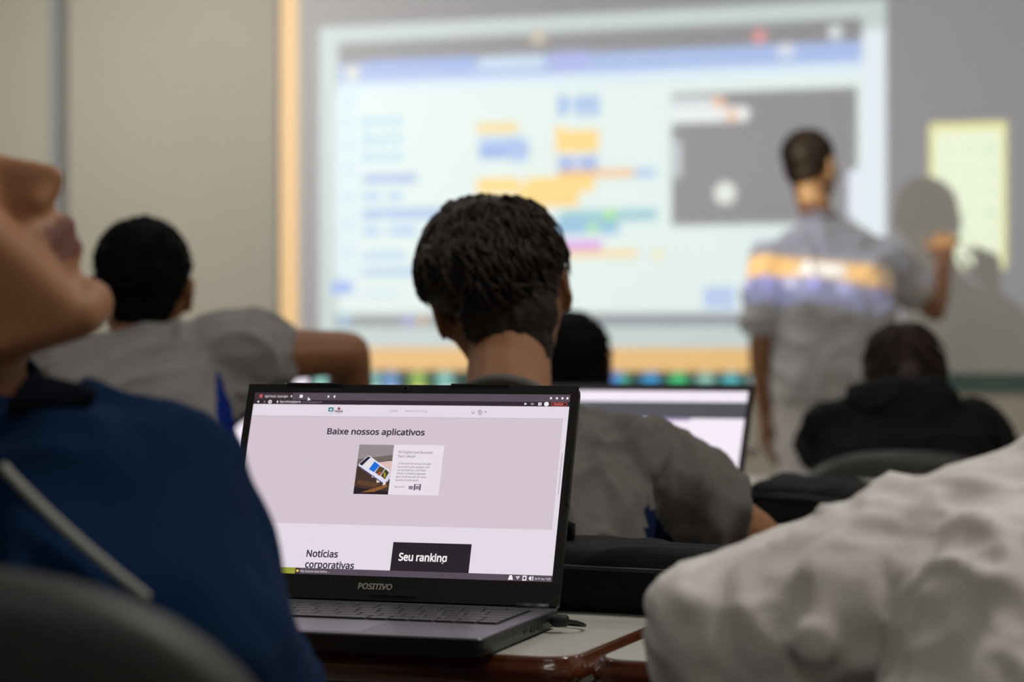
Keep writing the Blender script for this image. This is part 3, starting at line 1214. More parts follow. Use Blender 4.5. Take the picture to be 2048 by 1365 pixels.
# ------------------------------------------------------------------ bags
def soft_bag(name, label, x0, x1, y0, y1, h, rz, loc, seedv, sag=0.0, handle=True):
    e = empty(name, loc, rz)
    T = Matrix.Translation(loc) @ Matrix.Rotation(rz, 4, 'Z')
    r = .022
    pr = []
    n = 5
    for k in range(n - 1):
        a, b = x0 + (x1 - x0) * k / (n - 1), x0 + (x1 - x0) * (k + 1) / (n - 1)
        ha = h - sag * (k / (n - 1)) ** 2
        hb = h - sag * ((k + 1) / (n - 1)) ** 2
        balls = []
        for xx, hh in ((a + (r if k == 0 else 0), ha), (b - (r if k == n - 2 else 0), hb)):
            for yy in (y0 + r, y1 - r):
                balls += [((xx, yy, r), r), ((xx, yy, max(hh - r, r)), r)]
        pr.append(('t', T, H(*balls)))
    f = folds(.004, 10, seed=seedv, fine=.001)

    def dsp(c, nn):
        return f(c, nn) if c.z > loc[2] + .012 else 0.0
    organic('bag_body', pr, BAGM, e, voxel=.005, smooth=3, disp=dsp)
    bm = bmesh.new()
    zz = h * .70
    tube(bm, [T @ Vector((x0 - .001, (y0 + y1) / 2, zz)), T @ Vector((x0 + .012, y0 - .001, zz)), T @ Vector(((x0 + x1) / 2, y0 - .004, zz - .001)), T @ Vector((x1 - .012, y0 - .001, zz - sag * .8)), T @ Vector((x1 + .001, (y0 + y1) / 2, zz - sag * .8))], .0022, 8)
    obj('zip', bm, mat('zip_tape', (0.016, 0.016, 0.018, 1), 0.5), e, smooth=True)
    if handle:
        bm = bmesh.new()
        tube(bm, [T @ Vector(q) for q in ((x0 + .03, y0 + .06, h - .004), (x0 + .035, y0 + .055, h + .012), (x0 - .01, y0 + .055, h + .026), (x0 - .05, y0 + .06, h + .03))], .006, 8)
        obj('strap', bm, BAGM, e, smooth=True)
    tag(e, label, 'bag')
    return e


q = P(1100, 1222, 2.13)
soft_bag('laptop_bag', 'black fabric bag lying flat on the desk just right of and behind the sharp laptop', 0.0, .40, 0.0, .13, .062, R(-4), (q.x - .03, q.y - .015, DZ), 3.0, sag=.012)
q = P(1500, 1055, 3.12)
soft_bag('backpack', 'black backpack lying on the second desk beside the grey-shirted elbow', 0.0, .17, 0.0, .25, .058, R(4), (q.x - .012, q.y, DZ), 9.0, sag=.012, handle=False)
q = P(1700, 1052, 3.25)
soft_bag('carry_bag', 'black bag just right of the backpack, partly behind the white sleeve', 0.0, .22, 0.0, .2, .055, R(-3), (q.x + .04, q.y, DZ), 14.0, sag=.0, handle=False)


# ------------------------------------------------------------------ people
def head_prims(j=1.0):
    pr = [
        E((0, -.012, .040), (.074, .095, .086)),                      # skull
        E((0, .030, .040), (.064, .062, .062)),                       # forehead
        H(((-.040, .052, -.008), .026), ((.040, .052, -.008), .026), ((-.046, .0, -.030), .022), ((.046, .0, -.030), .022),
          ((-.022, .062, -.062), .020), ((.022, .062, -.062), .020), ((-.048, -.012, .02), .022), ((.048, -.012, .02), .022)),
        H(((-.018, .072, -.078), .015), ((.018, .072, -.078), .015), ((0, .080, -.076), .017), ((-.044, .01, -.052), .015), ((.044, .01, -.052), .015)),
        H(((0, .082, .034), .009), ((0, .098, .006), .0085), ((0, .1135, -.003), .0085), ((0, .070, .0), .014), ((0, .065, .030), .012)),     # nose
        H(((-.012, .096, -.010), .0065), ((.012, .096, -.010), .0065), ((0, .110, -.007), .008), ((0, .080, -.010), .012)),
        H(((0, .088, -.012), .010), ((0, .093, -.024), .009), ((-.016, .078, -.024), .010), ((.016, .078, -.024), .010)),
        H(((-.030, .078, .036), .009), ((-.012, .086, .034), .009), ((.012, .086, .034), .009), ((.030, .078, .036), .009)),  # brow
        H(((-.034, .066, -.004), .014), ((-.050, .03, .004), .014)), H(((.034, .066, -.004), .014), ((.050, .03, .004), .014)),
        H(((-.020, .074, -.037), .007), ((0, .1005, -.031), .0075), ((0, .088, -.030), .012), ((.020, .074, -.037), .007), ((0, .080, -.020), .010)),   # upper lip
        H(((-.017, .076, -.045), .007), ((0, .0955, -.044), .0075), ((0, .085, -.046), .012), ((.017, .074, -.050), .007)),      # lower lip
        H(((0, .080, -.062), .010), ((-.02, .070, -.062), .010), ((.02, .070, -.062), .010)),
    ]
    for s in (-1, 1):
        # eyelids and socket rims around each eyeball
        pr.append(H(((s * .017, .074, .020), .004), ((s * .031, .0785, .0255), .0045), ((s * .045, .070, .020), .004)))
        pr.append(H(((s * .017, .074, .016), .004), ((s * .031, .0775, .0085), .0045), ((s * .045, .070, .015), .004)))
        M = Matrix.Rotation(R(18) * s, 3, 'Z') @ Matrix.Rotation(R(-10), 3, 'X')
        pr.append(E((s * .080, -.008, .004), (.006, .017, .030), M))
        pr.append(H(((s * .072, .006, .0), .008), ((s * .072, .004, -.02), .008)))
        pr.append(H(((s * .084, -.022, .012), .005), ((s * .086, -.016, .028), .005), ((s * .080, .0, .032), .005)))
        pr.append(H(((s * .084, -.022, .012), .005), ((s * .080, -.008, -.022), .006)))
    return pr


def hand_prims(wrist, direction, palm_n, thumb_side, curl=25, spread=6, s=1.0):
    d = direction.normalized()
    n = (palm_n - d * palm_n.dot(d)).normalized()
    a = d.cross(n).normalized() * thumb_side          # towards the thumb
    pr = []
    kn = []
    for i, (off, ln) in enumerate(((.030, .072), (.010, .080), (-.010, .075), (-.029, .060))):
        kn.append((wrist + d * (.088 - abs(off - .008) * .25) * s + a * off * s, ln * s, off))
    pr.append(H((wrist, .021 * s), (kn[0][0], .012 * s), (kn[3][0], .011 * s), (wrist + a * .02 * s + d * .03 * s, .015 * s), (wrist - a * .018 * s + d * .03 * s, .014 * s)))
    for k, (p, ln, off) in enumerate(kn):
        dd = d.copy()
        q = p
        ax = a
        ang = R(curl * (0.9 + .12 * k))
        rr = [.0092, .0084, .0078, .0066]
        dd = (dd + a * math.tan(R(spread * (1.5 - k)))).normalized()
        for seg, fr in enumerate((.44, .32, .24)):
            dd = (Matrix.Rotation(ang, 3, d.cross(n)) @ dd).normalized()
            q2 = q + dd * ln * fr
            pr.append(H((q, rr[seg] * s), (q2, rr[seg + 1] * s)))
            q = q2
    tp = wrist + a * .022 * s + d * .022 * s
    td = (d * .75 + a * .65 + n * .25).normalized()
    t1 = tp + td * .036 * s
    t2 = t1 + (td + d * .35 + n * .2).normalized() * .032 * s
    t3 = t2 + (td * .6 + d * .6 + n * .2).normalized() * .024 * s
    pr += [H((tp, .014 * s), (t1, .0105 * s)), H((t1, .0105 * s), (t2, .0095 * s)), H((t2, .0095 * s), (t3, .0075 * s))]
    return pr


def v(*a):
    return Vector(a)


def hairs(bm, shell_pts, M, n, length, rad, rnd, lift=.006, crown=(0.015, -.06, .12), mi=0, side=.5):
    """tapering locks over the scalp, flowing away from the crown"""
    cr = M @ Vector(crown)
    up = (M.to_3x3() @ Vector((0, 0, 1))).normalized()
    for _ in range(n):
        p, nn = shell_pts[rnd.randrange(len(shell_pts))]
        away = (p - cr)
        swirl = up.cross(away).normalized() * side
        t = away.normalized() + swirl + Vector((rnd.uniform(-.4, .4), rnd.uniform(-.4, .4), rnd.uniform(-.4, .4)))
        t = (t - nn * t.dot(nn))
        if t.length < 1e-4:
            continue
        t.normalize()
        L_ = length * rnd.uniform(.5, 1.2)
        bend = nn.cross(t) * rnd.uniform(-.35, .35) * L_
        lf = lift * rnd.uniform(.2, 1.2)
        cc0 = M @ Vector((0, -.02, .03))
        r0 = (p - cc0).length
        on = lambda q, k: cc0 + (q - cc0).normalized() * (r0 + k)
        a0 = p - nn * .005
        a1 = on(p + t * L_ * .35, lf)
        a2 = on(p + t * L_ * .7 + bend * .5, lf * .8)
        a3 = on(p + t * L_ + bend, -lf * .6)
        tube(bm, [a0, a1, a2, a3], [rad * .8, rad, rad * .7, rad * .15], 5, cap=True, mi=mi)


def make_person(label, J, skin, shirt, trousers, hair, hair_kind='short', sleeve=0.55, shirt_name='t_shirt', lips=False,
                voxel=.0055, shirt_disp=None, shirt_extra=None, shirt_post=None, shirt_mats=None, hs=1.0, bulk=1.0, cl=.014,
                hair_n=500, hair_len=.035, shirt_open=False, long_sleeve=False, head_scale=1.0, skip_lower=False, shirt_smooth=5):
    base = J['base']
    e = empty('person', base)
    hip, chest, neck, M = J['hip'], J['chest'], J['neck'], J['head']
    shL, shR, elL, elR, wrL, wrR = (J[k] for k in ('shL', 'shR', 'elL', 'elR', 'wrL', 'wrR'))
    side = (shR - shL).normalized()
    up = (neck - hip).normalized()
    fwd = up.cross(side).normalized()
    hb = M @ Vector((0, -.030, -.035))
    hf = M @ Vector((0, .0, -.045))
    b = bulk
    body = []
    body.append(H((hip + side * .085, .092 * b), (hip - side * .085, .092 * b), (hip + up * .08 + side * .07, .088 * b), (hip + up * .08 - side * .07, .088 * b)))
    body.append(H((hip + up * .06 + side * .06, .09 * b), (hip + up * .06 - side * .06, .09 * b), (chest + side * .06, .092 * b), (chest - side * .06, .092 * b)))
    body.append(H((chest + side * .06, .092 * b), (chest - side * .06, .092 * b), (shR - side * .045 - up * .02, .055 * b), (shL + side * .045 - up * .02, .055 * b)))
    body.append(H((neck, .050), (shR - side * .02, .042), (shL + side * .02, .042), (chest, .07)))
    body.append(H((neck, .054), (hb, .050)))
    body.append(H((neck + fwd * .01, .050), (hf, .044)))
    for sh, el, wr in ((shL, elL, wrL), (shR, elR, wrR)):
        mid = sh.lerp(el, .4)
        body.append(H((sh, .048 * b), (mid, .044 * b)))
        body.append(H((mid, .044 * b), (el, .035 * b)))
        fm = el.lerp(wr, .3)
        body.append(H((el, .035 * b), (fm, .037 * b)))
        body.append(H((fm, .037 * b), (wr, .024)))
    for s, key in ((-1, 'L'), (1, 'R')):
        el, wr = J['el' + key], J['wr' + key]
        d = J.get('hd' + key, (wr - el))
        nrm = J.get('pn' + key, Vector((0, 0, -1)))
        body += hand_prims(wr, d, nrm, J.get('ts' + key, 1 if key == 'R' else -1), J.get('curl' + key, 22))
    body += [('t', M, p) for p in head_prims()]
    trs, legs = [], []
    for s, key in ((-1, 'L'), (1, 'R')):
        k_, a_ = J['kn' + key], J['an' + key]
        h_ = hip + side * s * .085
        f_ = J.get('ft', Vector((0, 1, 0)))
        body += [H((h_, .08), (k_, .052)), H((k_, .052), (k_.lerp(a_, .3), .050)), H((k_.lerp(a_, .3), .050), (a_, .033))]
        body.append(H((a_, .034), (Vector((a_.x, a_.y, .035)) - f_ * .03, .030), (Vector((a_.x, a_.y, .030)) + f_ * .10, .024), (Vector((a_.x, a_.y, .026)) + f_ * .15, .018)))
        legs += [H((h_, .098), (k_, .070)), H((k_, .070), (a_ + Vector((0, 0, .0)), .055))]
        sh_ = organic('shoe', [H((Vector((a_.x, a_.y, a_.z * .7)), .042), (Vector((a_.x, a_.y, .044)) - f_ * .04, .040), (Vector((a_.x, a_.y, .038)) + f_ * .10, .037), (Vector((a_.x, a_.y, .030)) + f_ * .17, .029))], SHOEM, e, voxel=.008, smooth=2)
    bo = organic('body', body, [skin, LIPM], e, voxel=voxel, smooth=3,
                 post=(lambda c: 0))
    if lips:
        Mi = M.inverted()
        me = bo.data
        for p in me.polygons:
            q = Mi @ p.center
            if q.y > .070 and q.y > .084 and -.049 < q.z < -.026 and abs(q.x) < .018:
                p.material_index = 1
    tr = legs + [H((hip + side * .085, .104 * b), (hip - side * .085, .104 * b), (hip + up * .06 + side * .07, .098 * b), (hip + up * .06 - side * .07, .098 * b))]
    organic('trousers', tr, trousers, e, voxel=.010, smooth=3, disp=folds(.006, 8, seed=1.0))
    # shirt
    c_ = cl
    st = [H((hip + up * .02 + side * .075, .098 * b + c_), (hip + up * .02 - side * .075, .098 * b + c_), (chest + side * .06, .092 * b + c_), (chest - side * .06, .092 * b + c_)),
          H((chest + side * .06, .092 * b + c_), (chest - side * .06, .092 * b + c_), (shR - side * .035 - up * .015, .055 * b + c_), (shL + side * .035 - up * .015, .055 * b + c_)),
          H((neck - up * .015, .050 + c_ * .6), (shR - side * .02, .042 + c_), (shL + side * .02, .042 + c_), (chest, .07 + c_))]
    for sh, el, wr in ((shL, elL, wrL), (shR, elR, wrR)):
        if long_sleeve:
            st.append(H((sh, .050 * b + c_), (el, .042 * b + c_)))
            st.append(H((el, .042 * b + c_), (el.lerp(wr, .93), .030 + c_ * .6)))
        else:
            end = sh.lerp(el, sleeve)
            st.append(H((sh, .049 * b + c_), (end, .050 * b + c_ * 1.2)))
    st += J.get('shirt_prims', [])
    so = organic(shirt_name, st, shirt_mats or shirt, e, voxel=.006, smooth=shirt_smooth, disp=shirt_disp or folds(.010, 9, seed=random.random() * 20, fine=.002), post=shirt_post)
    # collar ring
    bm = bmesh.new()
    ax = (hb - neck).normalized()
    a1 = side
    a2 = ax.cross(a1).normalized()
    cc = neck + ax * .020
    rr = J.get('collar_r', .060)
    tube(bm, [cc + (a1 * math.cos(k * math.pi / 14) + a2 * math.sin(k * math.pi / 14)) * rr for k in range(29)], .006, 8)
    obj('collar', bm, shirt if not shirt_mats else shirt_mats[0], e, smooth=True)
    # eyes
    for s in (-1, 1):
        bm = bmesh.new()
        bmesh.ops.create_uvsphere(bm, u_segments=16, v_segments=10, radius=.0120)
        for f in bm.faces:
            f.smooth = True
            if f.calc_center_median().normalized().y > .88:
                f.material_index = 1
        bmesh.ops.transform(bm, matrix=M @ Matrix.Translation((s * .031, .0685, .017)), verts=bm.verts[:])
        obj('eye', bm, [EYEW, HAIRB], e)
    # hair
    hp = [E((0, -.022, .050), (.082, .094, .086)), E((0, -.066, .002), (.060, .036, .055)), E((0, .0, .066), (.076, .080, .070)),
          H(((-.074, -.012, .03), .010), ((-.074, .006, .012), .006)), H(((.074, -.012, .03), .010), ((.074, .006, .012), .006))]
    if hair_kind == 'full':
        hp = [E((-.004, -.024, .056), (.085, .092, .080)), E((-.014, -.036, .050), (.084, .088, .072)), E((0, -.070, -.010), (.062, .034, .066)), E((.004, .02, .072), (.076, .078, .062)),
              E((0, -.078, -.064), (.044, .018, .036)),
              H(((-.074, -.026, .03), .012), ((-.073, -.006, .012), .005)), H(((.074, -.026, .03), .012), ((.073, -.006, .012), .005))]
    if hair_kind == 'crop':
        hp = [E((0, -.018, .046), (.0785, .094, .085)), E((0, -.066, .002), (.058, .033, .052)), H(((-.074, -.012, .02), .008), ((-.072, .004, .008), .006)), H(((.074, -.012, .02), .008), ((.072, .004, .008), .006))]
    if hair_kind == 'long':
        hp += [E((0, -.040, .02), (.088, .075, .085)), H(((-.06, -.05, -.03), .035), ((.06, -.05, -.03), .035), ((-.05, -.06, -.10), .03), ((.05, -.06, -.10), .03))]
    if hair_kind == 'bob':
        hp += [E((0, -.045, -.01), (.080, .055, .085)), H(((-.045, -.05, -.06), .035), ((.045, -.05, -.06), .035), ((0, -.055, -.11), .035))]
    sm = {'full': .005, 'long': .003, 'bob': .003, 'crop': .001}.get(hair_kind, .0025)
    hd = folds(sm, 40, stretch=(1, 1, .6), seed=4.2, fine=.0015)
    pts = []
    rnd = random.Random(11)

    def ex(bm):
        pts.extend([(vv.co.copy(), vv.normal.copy()) for vv in bm.verts])
        Mi = M.inverted()
        flt = [pn for pn in pts if ((Mi @ pn[0]).z > .0 and not (abs((Mi @ pn[0]).x) > .055 and (Mi @ pn[0]).z < .055)) or hair_kind in ('long', 'bob')]
        cr = (0.02, -.05, .135) if hair_kind == 'full' else (0.01, -.07, .10)
        low = [pn for pn in pts if -.06 < (Mi @ pn[0]).z <= .03 and abs((Mi @ pn[0]).x) < .07]
        hairs(bm, low, M, hair_n // 2, .011, .0024, rnd, lift=.001, crown=cr, side=.15)
        hairs(bm, flt, M, hair_n, hair_len, .0027 if hair_kind == 'full' else .0032, rnd, lift=.004 if hair_kind == 'full' else .002, crown=cr)
    organic('hair', [('t', M, p) for p in hp], hair, e, voxel=.005, smooth=3, disp=hd, extra=ex)
    tag(e, label, 'person')
    return e


def headM(loc, yaw, pitch=0.0, roll=0.0, s=1.0):
    """yaw: 0 faces the front wall in the camera's direction, positive turns left; pitch up positive; roll positive = right ear down"""
    return Matrix.Translation(loc) @ Matrix.Rotation(PSI + R(yaw), 4, 'Z') @ Matrix.Rotation(R(pitch), 4, 'X') @ Matrix.Rotation(R(roll), 4, 'Y') @ Matrix.Scale(s, 4)


CR = Vector((cs, sn, 0))      # camera right, in the room
CF = Vector((-sn, cs, 0))     # camera forward


def seated(J, knee_fwd=.40, foot=None, spread=.12):
    hip = J['hip']
    for s, k in ((-1, 'L'), (1, 'R')):
        J['kn' + k] = Vector((hip.x + s * spread, hip.y + knee_fwd, .50))
        J['an' + k] = Vector((hip.x + s * spread, hip.y + knee_fwd + .02, .085))
    J['base'] = Vector((hip.x, hip.y, 0))
    return J


# --- middle student
hd = headM(P(1004, 612, 2.84), 4, pitch=-6, roll=-13)
J = dict(head=hd, neck=P(1015, 850, 2.70), hip=P(1000, 1500, 2.50), chest=P(1010, 1110, 2.60),
         shR=P(1268, 930, 2.66), shL=P(775, 925, 2.72), elR=P(1508, 1088, 2.82), elL=P(640, 1110, 2.92),
         wrR=P(1330, 1050, 3.08), wrL=P(850, 1080, 3.08))
J['hip'].z = .552
J['wrR'].z = J['wrL'].z = .785
J['elR'].z = max(J['elR'].z, .755)
seated(J)


def navy_side(c):
    q = c
    lat = q.x * cs + q.y * sn
    dep = -q.x * sn + q.y * cs
    px = 1024 + lat / dep * FPX
    py = 682.5 - (q.z - CAMZ) / dep * FPX
    return 1 if (1290 < px < 1290 + (py - 1005) * .75 and py > 1005) or (690 < px < 720 and py > 1000) else 0


def gather(amp1):
    base = folds(.012, 12, stretch=(1.5, 1.5, .55), seed=5.3, fine=.003)
    return base


make_person('student in the middle seen from behind, dark brown hair, dark grey T-shirt, head tilted left', J, SKINB, GREYT, JEAN, HAIRD,
            hair_kind='full', hair_n=1100, hair_len=.050, sleeve=.54, shirt_mats=[GREYT, NAVYP], shirt_post=navy_side, cl=.012, shirt_smooth=3,
            shirt_disp=gather(1))
put_chair(J['hip'].x, J['hip'].y + .06, 0, .755, 'black chair the middle student sits on, hidden behind the sharp laptop')

# --- student at the left, arm lifted sideways
hd = headM(P(284, 592, 3.90), 8, pitch=6, roll=2)
J = dict(head=hd, neck=P(270, 735, 3.84), hip=P(262, 1150, 3.72), chest=P(262, 860, 3.76),
         shR=P(425, 712, 3.80), shL=P(118, 742, 3.84), elR=P(698, 706, 3.86), elL=P(20, 900, 3.98),
         wrR=P(704, 868, 4.05), wrL=P(150, 900, 4.2))
J['hip'].z = .552
J['wrR'].z = .79
J['wrL'].z = .79
J['hdR'] = Vector((0, .5, -.2))
seated(J)


def royal_side(c):
    lat = c.x * cs + c.y * sn
    dep = -c.x * sn + c.y * cs
    px = 1024 + lat / dep * FPX
    py = 682.5 - (c.z - CAMZ) / dep * FPX
    return 1 if (py > 745 and px > 432 and px < 438 + (py - 745) * .34) else 0


J['shirt_prims'] = [H((J['shR'], .06), (J['shR'].lerp(J['elR'], .36), .064), (J['shR'].lerp(J['elR'], .28) + Vector((0, 0, -.04)), .055), (J['shR'] + Vector((0, 0, -.08)), .06))]
make_person('black-haired student at the left seen from behind, grey T-shirt, bent arm lifted sideways', J, SKINA, GREYL, JEAN, HAIRB,
            hair_kind='short', hair_n=500, hair_len=.018, bulk=1.06, sleeve=.32, shirt_mats=[GREYL, BLUEP], shirt_post=royal_side, cl=.02)
put_chair(J['hip'].x, J['hip'].y - .02, 0, .78, 'black chair under the black-haired student at the left')

# --- head beside the middle student
hd = headM(P(1140, 752, 4.80), 3, pitch=-5)
J = dict(head=hd, neck=P(1142, 835, 4.72), hip=P(1142, 1200, 4.55), chest=P(1142, 960, 4.62),
         shR=P(1300, 870, 4.70), shL=P(985, 870, 4.70), elR=P(1330, 935, 4.95), elL=P(950, 935, 4.95),
         wrR=P(1240, 920, 5.15), wrL=P(1040, 920, 5.15))
J['hip'].z = .552
J['shR'].z = J['shL'].z = .80
J['neck'].z = .84
J['chest'].z = .70
for k in ('elR', 'elL'):
    J[k].z = .745
for k in ('wrR', 'wrL'):
    J[k].z = .785
seated(J)
make_person('student with black hair whose head shows between the middle student and the second laptop', J, SKINA, GREYT, JEAN, HAIRB,
            hair_kind='bob', hair_n=400, hair_len=.03, voxel=.007)
put_chair(J['hip'].x, J['hip'].y - .02, 0, .74, 'black chair under the student half hidden by the middle student')

# --- person in black jacket, right
hd = headM(P(1808, 775, 4.62), -4, pitch=-20, s=.94)
J = dict(head=hd, neck=P(1808, 880, 4.50), hip=P(1800, 1150, 4.30), chest=P(1805, 980, 4.38),
         shR=P(1940, 868, 4.46), shL=P(1678, 868, 4.46), elR=P(1975, 930, 4.75), elL=P(1650, 930, 4.75),
         wrR=P(1880, 925, 4.95), wrL=P(1740, 925, 4.95))
J['hip'].z = .552
for k in ('elR', 'elL'):
    J[k].z = .775
for k in ('wrR', 'wrL'):
    J[k].z = .80
J['shirt_prims'] = [H((P(1742, 815, 4.44), .058), (P(1872, 815, 4.44), .058), (P(1808, 960, 4.40), .09)),
                    H((P(1930, 850, 4.46), .05), (P(1962, 858, 4.50), .045))]
seated(J)
gp = make_person('person in black jacket with dark tied hair, head bowed, seated at the right', J, SKINA, BLACKJ, JEAN, HAIRR,
                 hair_kind='long', hair_n=700, hair_len=.05, shirt_name='jacket', long_sleeve=True, cl=.024, voxel=.007)
# pony tail
pt_ = [hd @ Vector(q) for q in ((0, -.115, .02), (-.004, -.155, -.01), (-.012, -.180, -.06), (-.018, -.200, -.105), (-.018, -.205, -.140))]
bm = bmesh.new()
rn = random.Random(3)
for k in range(60):
    o_ = Vector((rn.uniform(-1, 1), rn.uniform(-1, 1), 0)) * .014
    tube(bm, [p + o_ * f for p, f in zip(pt_, (.5, 1.1, 1.3, 1.1, .5))], [.004, .005, .005, .004, .001], 5)
obj('ponytail', bm, HAIRR, gp, smooth=True)
put_chair(P(1790, 900, 4.28).x, P(1790, 900, 4.28).y + .10, R(10), .80, 'black curved-back chair behind the person in the black jacket')

# --- standing person at the board
TD = 6.95
hd = headM(P(1622, 340, TD + .08), -38, pitch=4, roll=0, s=.98)
J = dict(head=hd, neck=P(1640, 452, TD + .02), hip=P(1660, 770, TD), chest=P(1664, 600, TD - .02),
         shR=P(1768, 520, TD + .06), shL=P(1540, 528, TD - .02), elR=P(1870, 622, TD + .20), elL=P(1520, 690, TD - .02),
         wrR=P(1888, 528, TD + .34), wrL=P(1530, 830, TD + .04))
J['knL'] = P(1610, 1030, TD + .02)
J['anL'] = P(1588, 1285, TD - .04)
J['knR'] = P(1720, 1030, TD + .04)
J['anR'] = P(1740, 1285, TD + .04)
for k in ('anL', 'anR'):
    J[k].z = .085
J['base'] = Vector((J['hip'].x, J['hip'].y, 0))
J['hdR'] = Vector((.0, .35, 1))
J['pnR'] = Vector((0, 1, 0))
J['curlR'] = 35
J['hdL'] = Vector((0, .05, -1))
J['pnL'] = Vector((1, 0, 0))
J['curlL'] = 14
J['shirt_prims'] = [H((P(1600, 560, TD), .10), (P(1730, 560, TD), .10), (P(1610, 735, TD), .115), (P(1720, 740, TD), .115)),
                    H((J['shL'], .062), (P(1518, 640, TD - .02), .062))]
make_person('standing person in pale grey polo shirt and light trousers, pointing at the projected board', J, SKINB, SHIRTT, PANTL, HAIRR,
            hair_kind='crop', hair_n=300, hair_len=.02, sleeve=.50, shirt_name='polo_shirt', cl=.022, bulk=1.02)

# --- person at the lower right in a white jacket, leaning on the desk
hd = headM(P(2390, 700, 1.60), 10, pitch=-10)
J = dict(head=hd, neck=P(2330, 960, 1.52), hip=P(2350, 1900, 1.28), chest=P(2300, 1320, 1.42),
         shR=P(2700, 1150, 1.50), shL=P(1930, 1130, 1.50), elR=P(2800, 1480, 1.72), elL=P(1440, 1345, 1.50),
         wrR=P(2500, 1400, 1.85), wrL=P(1720, 1420, 1.66))
J['hip'].z = .552
J['wrL'].z = .80
J['wrR'].z = .80
J['elR'].z = .80
J['elL'].z = .802
seated(J)
d0 = 1.50
J['shirt_prims'] = [H((P(1965, 1085, d0), .058), (P(2100, 1060, d0), .062), (P(2080, 1250, d0), .08), (P(1930, 1220, d0), .07)),       # hood and shoulder
                    H((P(1850, 1130, d0 - .01), .054), (P(1700, 1215, d0 - .02), .060)),
                    H((P(1700, 1215, d0 - .02), .060), (P(1560, 1290, d0 - .02), .052)),
                    H((P(1570, 1290, d0 - .02), .050), (P(1420, 1330, d0), .043)),
                    H((P(1420, 1330, d0), .043), (P(1500, 1460, d0 + .02), .045)),
                    H((P(1780, 1040, d0 - .02), .018), (P(1850, 1200, d0 - .075), .018)),
                    H((P(1850, 1200, d0 - .075), .018), (P(1930, 1400, d0 - .085), .020)),
                    H((P(1560, 1160, d0 - .04), .012), (P(1620, 1290, d0 - .075), .012)),
                    H((P(1700, 1050, d0), .020), (P(1790, 1040, d0), .028), (P(1800, 1120, d0), .04)),
                    H((P(1560, 1175, d0), .018), (P(1690, 1080, d0), .022), (P(1660, 1200, d0), .04)),
                    H((P(1985, 1150, d0 - .04), .05), (P(2080, 1380, d0 - .04), .05))]


AXJ = (P(1900, 1365, 1.45) - P(1700, 1000, 1.45)).normalized()


def jk(c, n):
    q = c - AXJ * (AXJ.dot(c) * .72)
    p = q * 17 + Vector((2, 5, 1))
    wv = noise.noise_vector(p * .5) * .9
    a = 1 - abs(noise.noise(p + wv)) * 2.4
    b2 = 1 - abs(noise.noise(c * 34 + wv * 2)) * 2.2
    return .0072 * (a * abs(a) - .35) + .0026 * (b2 * abs(b2) - .3)


make_person('person in a crumpled white jacket leaning on one arm at the lower right', J, SKINA, WHITEJ, JEAN, HAIRB, hair_kind='short',
            shirt_name='jacket', long_sleeve=True, cl=.014, shirt_disp=jk, shirt_smooth=2)
put_chair(J['hip'].x, J['hip'].y - .05, 0, .72, 'black chair under the person in the white jacket, at the lower right')

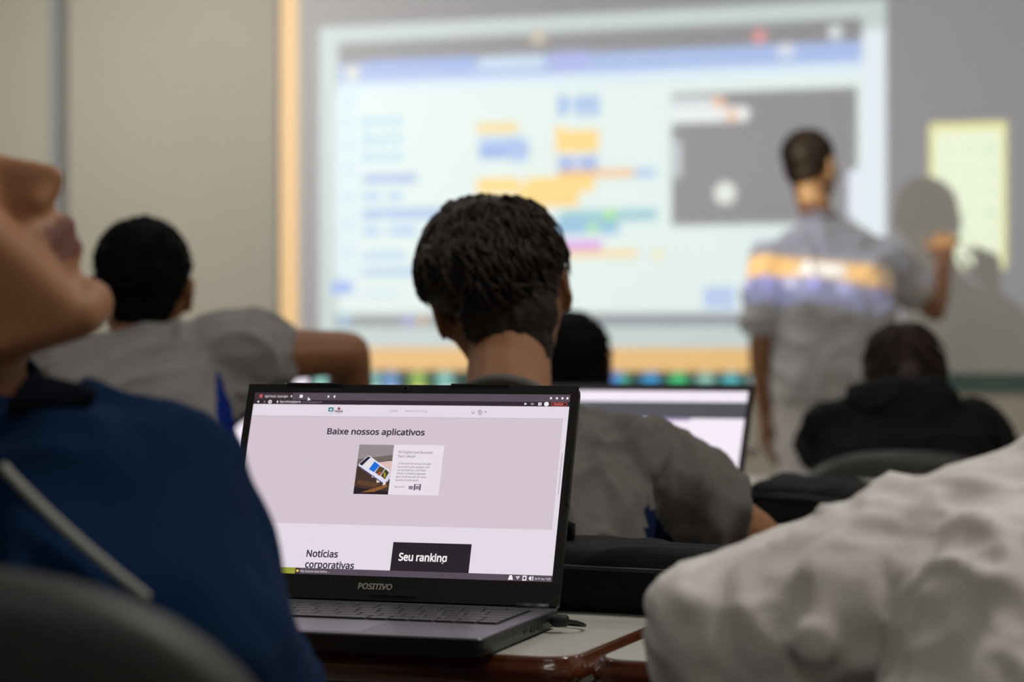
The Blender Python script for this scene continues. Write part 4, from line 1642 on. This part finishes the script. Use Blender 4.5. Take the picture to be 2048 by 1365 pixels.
# --- student at the lower left in a navy sweater, face turned up and right
hd = headM(P(-195, 585, 1.38), -82, pitch=40)
J = dict(head=hd, neck=P(-105, 880, 1.40), hip=P(-100, 1900, 1.22), chest=P(-70, 1260, 1.33),
         shR=P(305, 1010, 1.34), shL=P(-560, 990, 1.46), elR=P(500, 1440, 1.40), elL=P(-700, 1450, 1.55),
         wrR=P(330, 1500, 1.66), wrL=P(-450, 1450, 1.78))
J['hip'].z = .552
J['elR'].z = .77
J['wrR'].z = .72
J['wrL'].z = .79
J['elL'].z = .78
J['collar_r'] = .066
seated(J)
J['shirt_prims'] = [H((P(60, 900, 1.37), .034), (P(190, 905, 1.36), .042), (P(330, 975, 1.35), .045)),
                    H((P(120, 1000, 1.33), .06), (P(300, 1040, 1.33), .058), (P(160, 1300, 1.28), .09), (P(380, 1300, 1.34), .07))]
bb = make_person('student at the lower left in a navy sweater, face tilted up towards the board', J, SKINF, NAVY, JEAN, HAIRB, hair_kind='short',
                 shirt_name='sweater', long_sleeve=True, cl=.010, lips=True, voxel=.0038, shirt_disp=folds(.010, 8, stretch=(1.4, 1.4, .7), seed=12, fine=.0), shirt_smooth=8)
bm_prims = [H((P(72, 775, 1.315), .009), (P(172, 792, 1.31), .007), (P(125, 815, 1.305), .009), (P(45, 818, 1.305), .010))]  # dark patch laid over the sweater where the open collar is in shade
tag(organic('collar_shade', bm_prims, NAVYD, bb, voxel=.003, smooth=2), 'dark patch for the shade inside the open collar')
bm = bmesh.new()
tube(bm, [P(-60, 838, 1.315), P(-10, 842, 1.313), P(50, 846, 1.313), P(108, 842, 1.315), P(150, 830, 1.318)], .0022, 8)
tag(obj('neckline', bm, mat('undershirt_edge', (0.32, 0.22, 0.21, 1), 0.9, spec=.1), bb, smooth=True), 'pale strip of undershirt at the neckline')
# white piping laid on the sweater, found by casting onto its surface
from mathutils.bvhtree import BVHTree
sw = [o for o in bb.children if o.name.startswith('sweater')][0]
bv = BVHTree.FromPolygons([vv.co.copy() for vv in sw.data.vertices], [tuple(p.vertices) for p in sw.data.polygons])
cords = []
for t in np.linspace(0, 1, 26):
    x = 8 + 285 * t
    y = 935 + 175 * t + 88 * t ** .8 - 40 * math.sin(math.pi * t) * -0.2
    o_ = Vector((0, 0, CAMZ))
    d_ = (P(x, y, 1.0) - o_).normalized()
    h = bv.ray_cast(o_, d_)
    if h[0] is not None:
        cords.append(h[0] + h[1] * .001)
if len(cords) > 3:
    bm = bmesh.new()
    tube(bm, cords, .0029, 8)
    tag(obj('piping', bm, CORDM, bb, smooth=True), 'white piping across the back')
cq = P(-510, 1700, 1.06)
put_chair(cq.x, cq.y + .225, R(14), .902, 'black rounded chair at the lower left corner, behind the navy sweater')
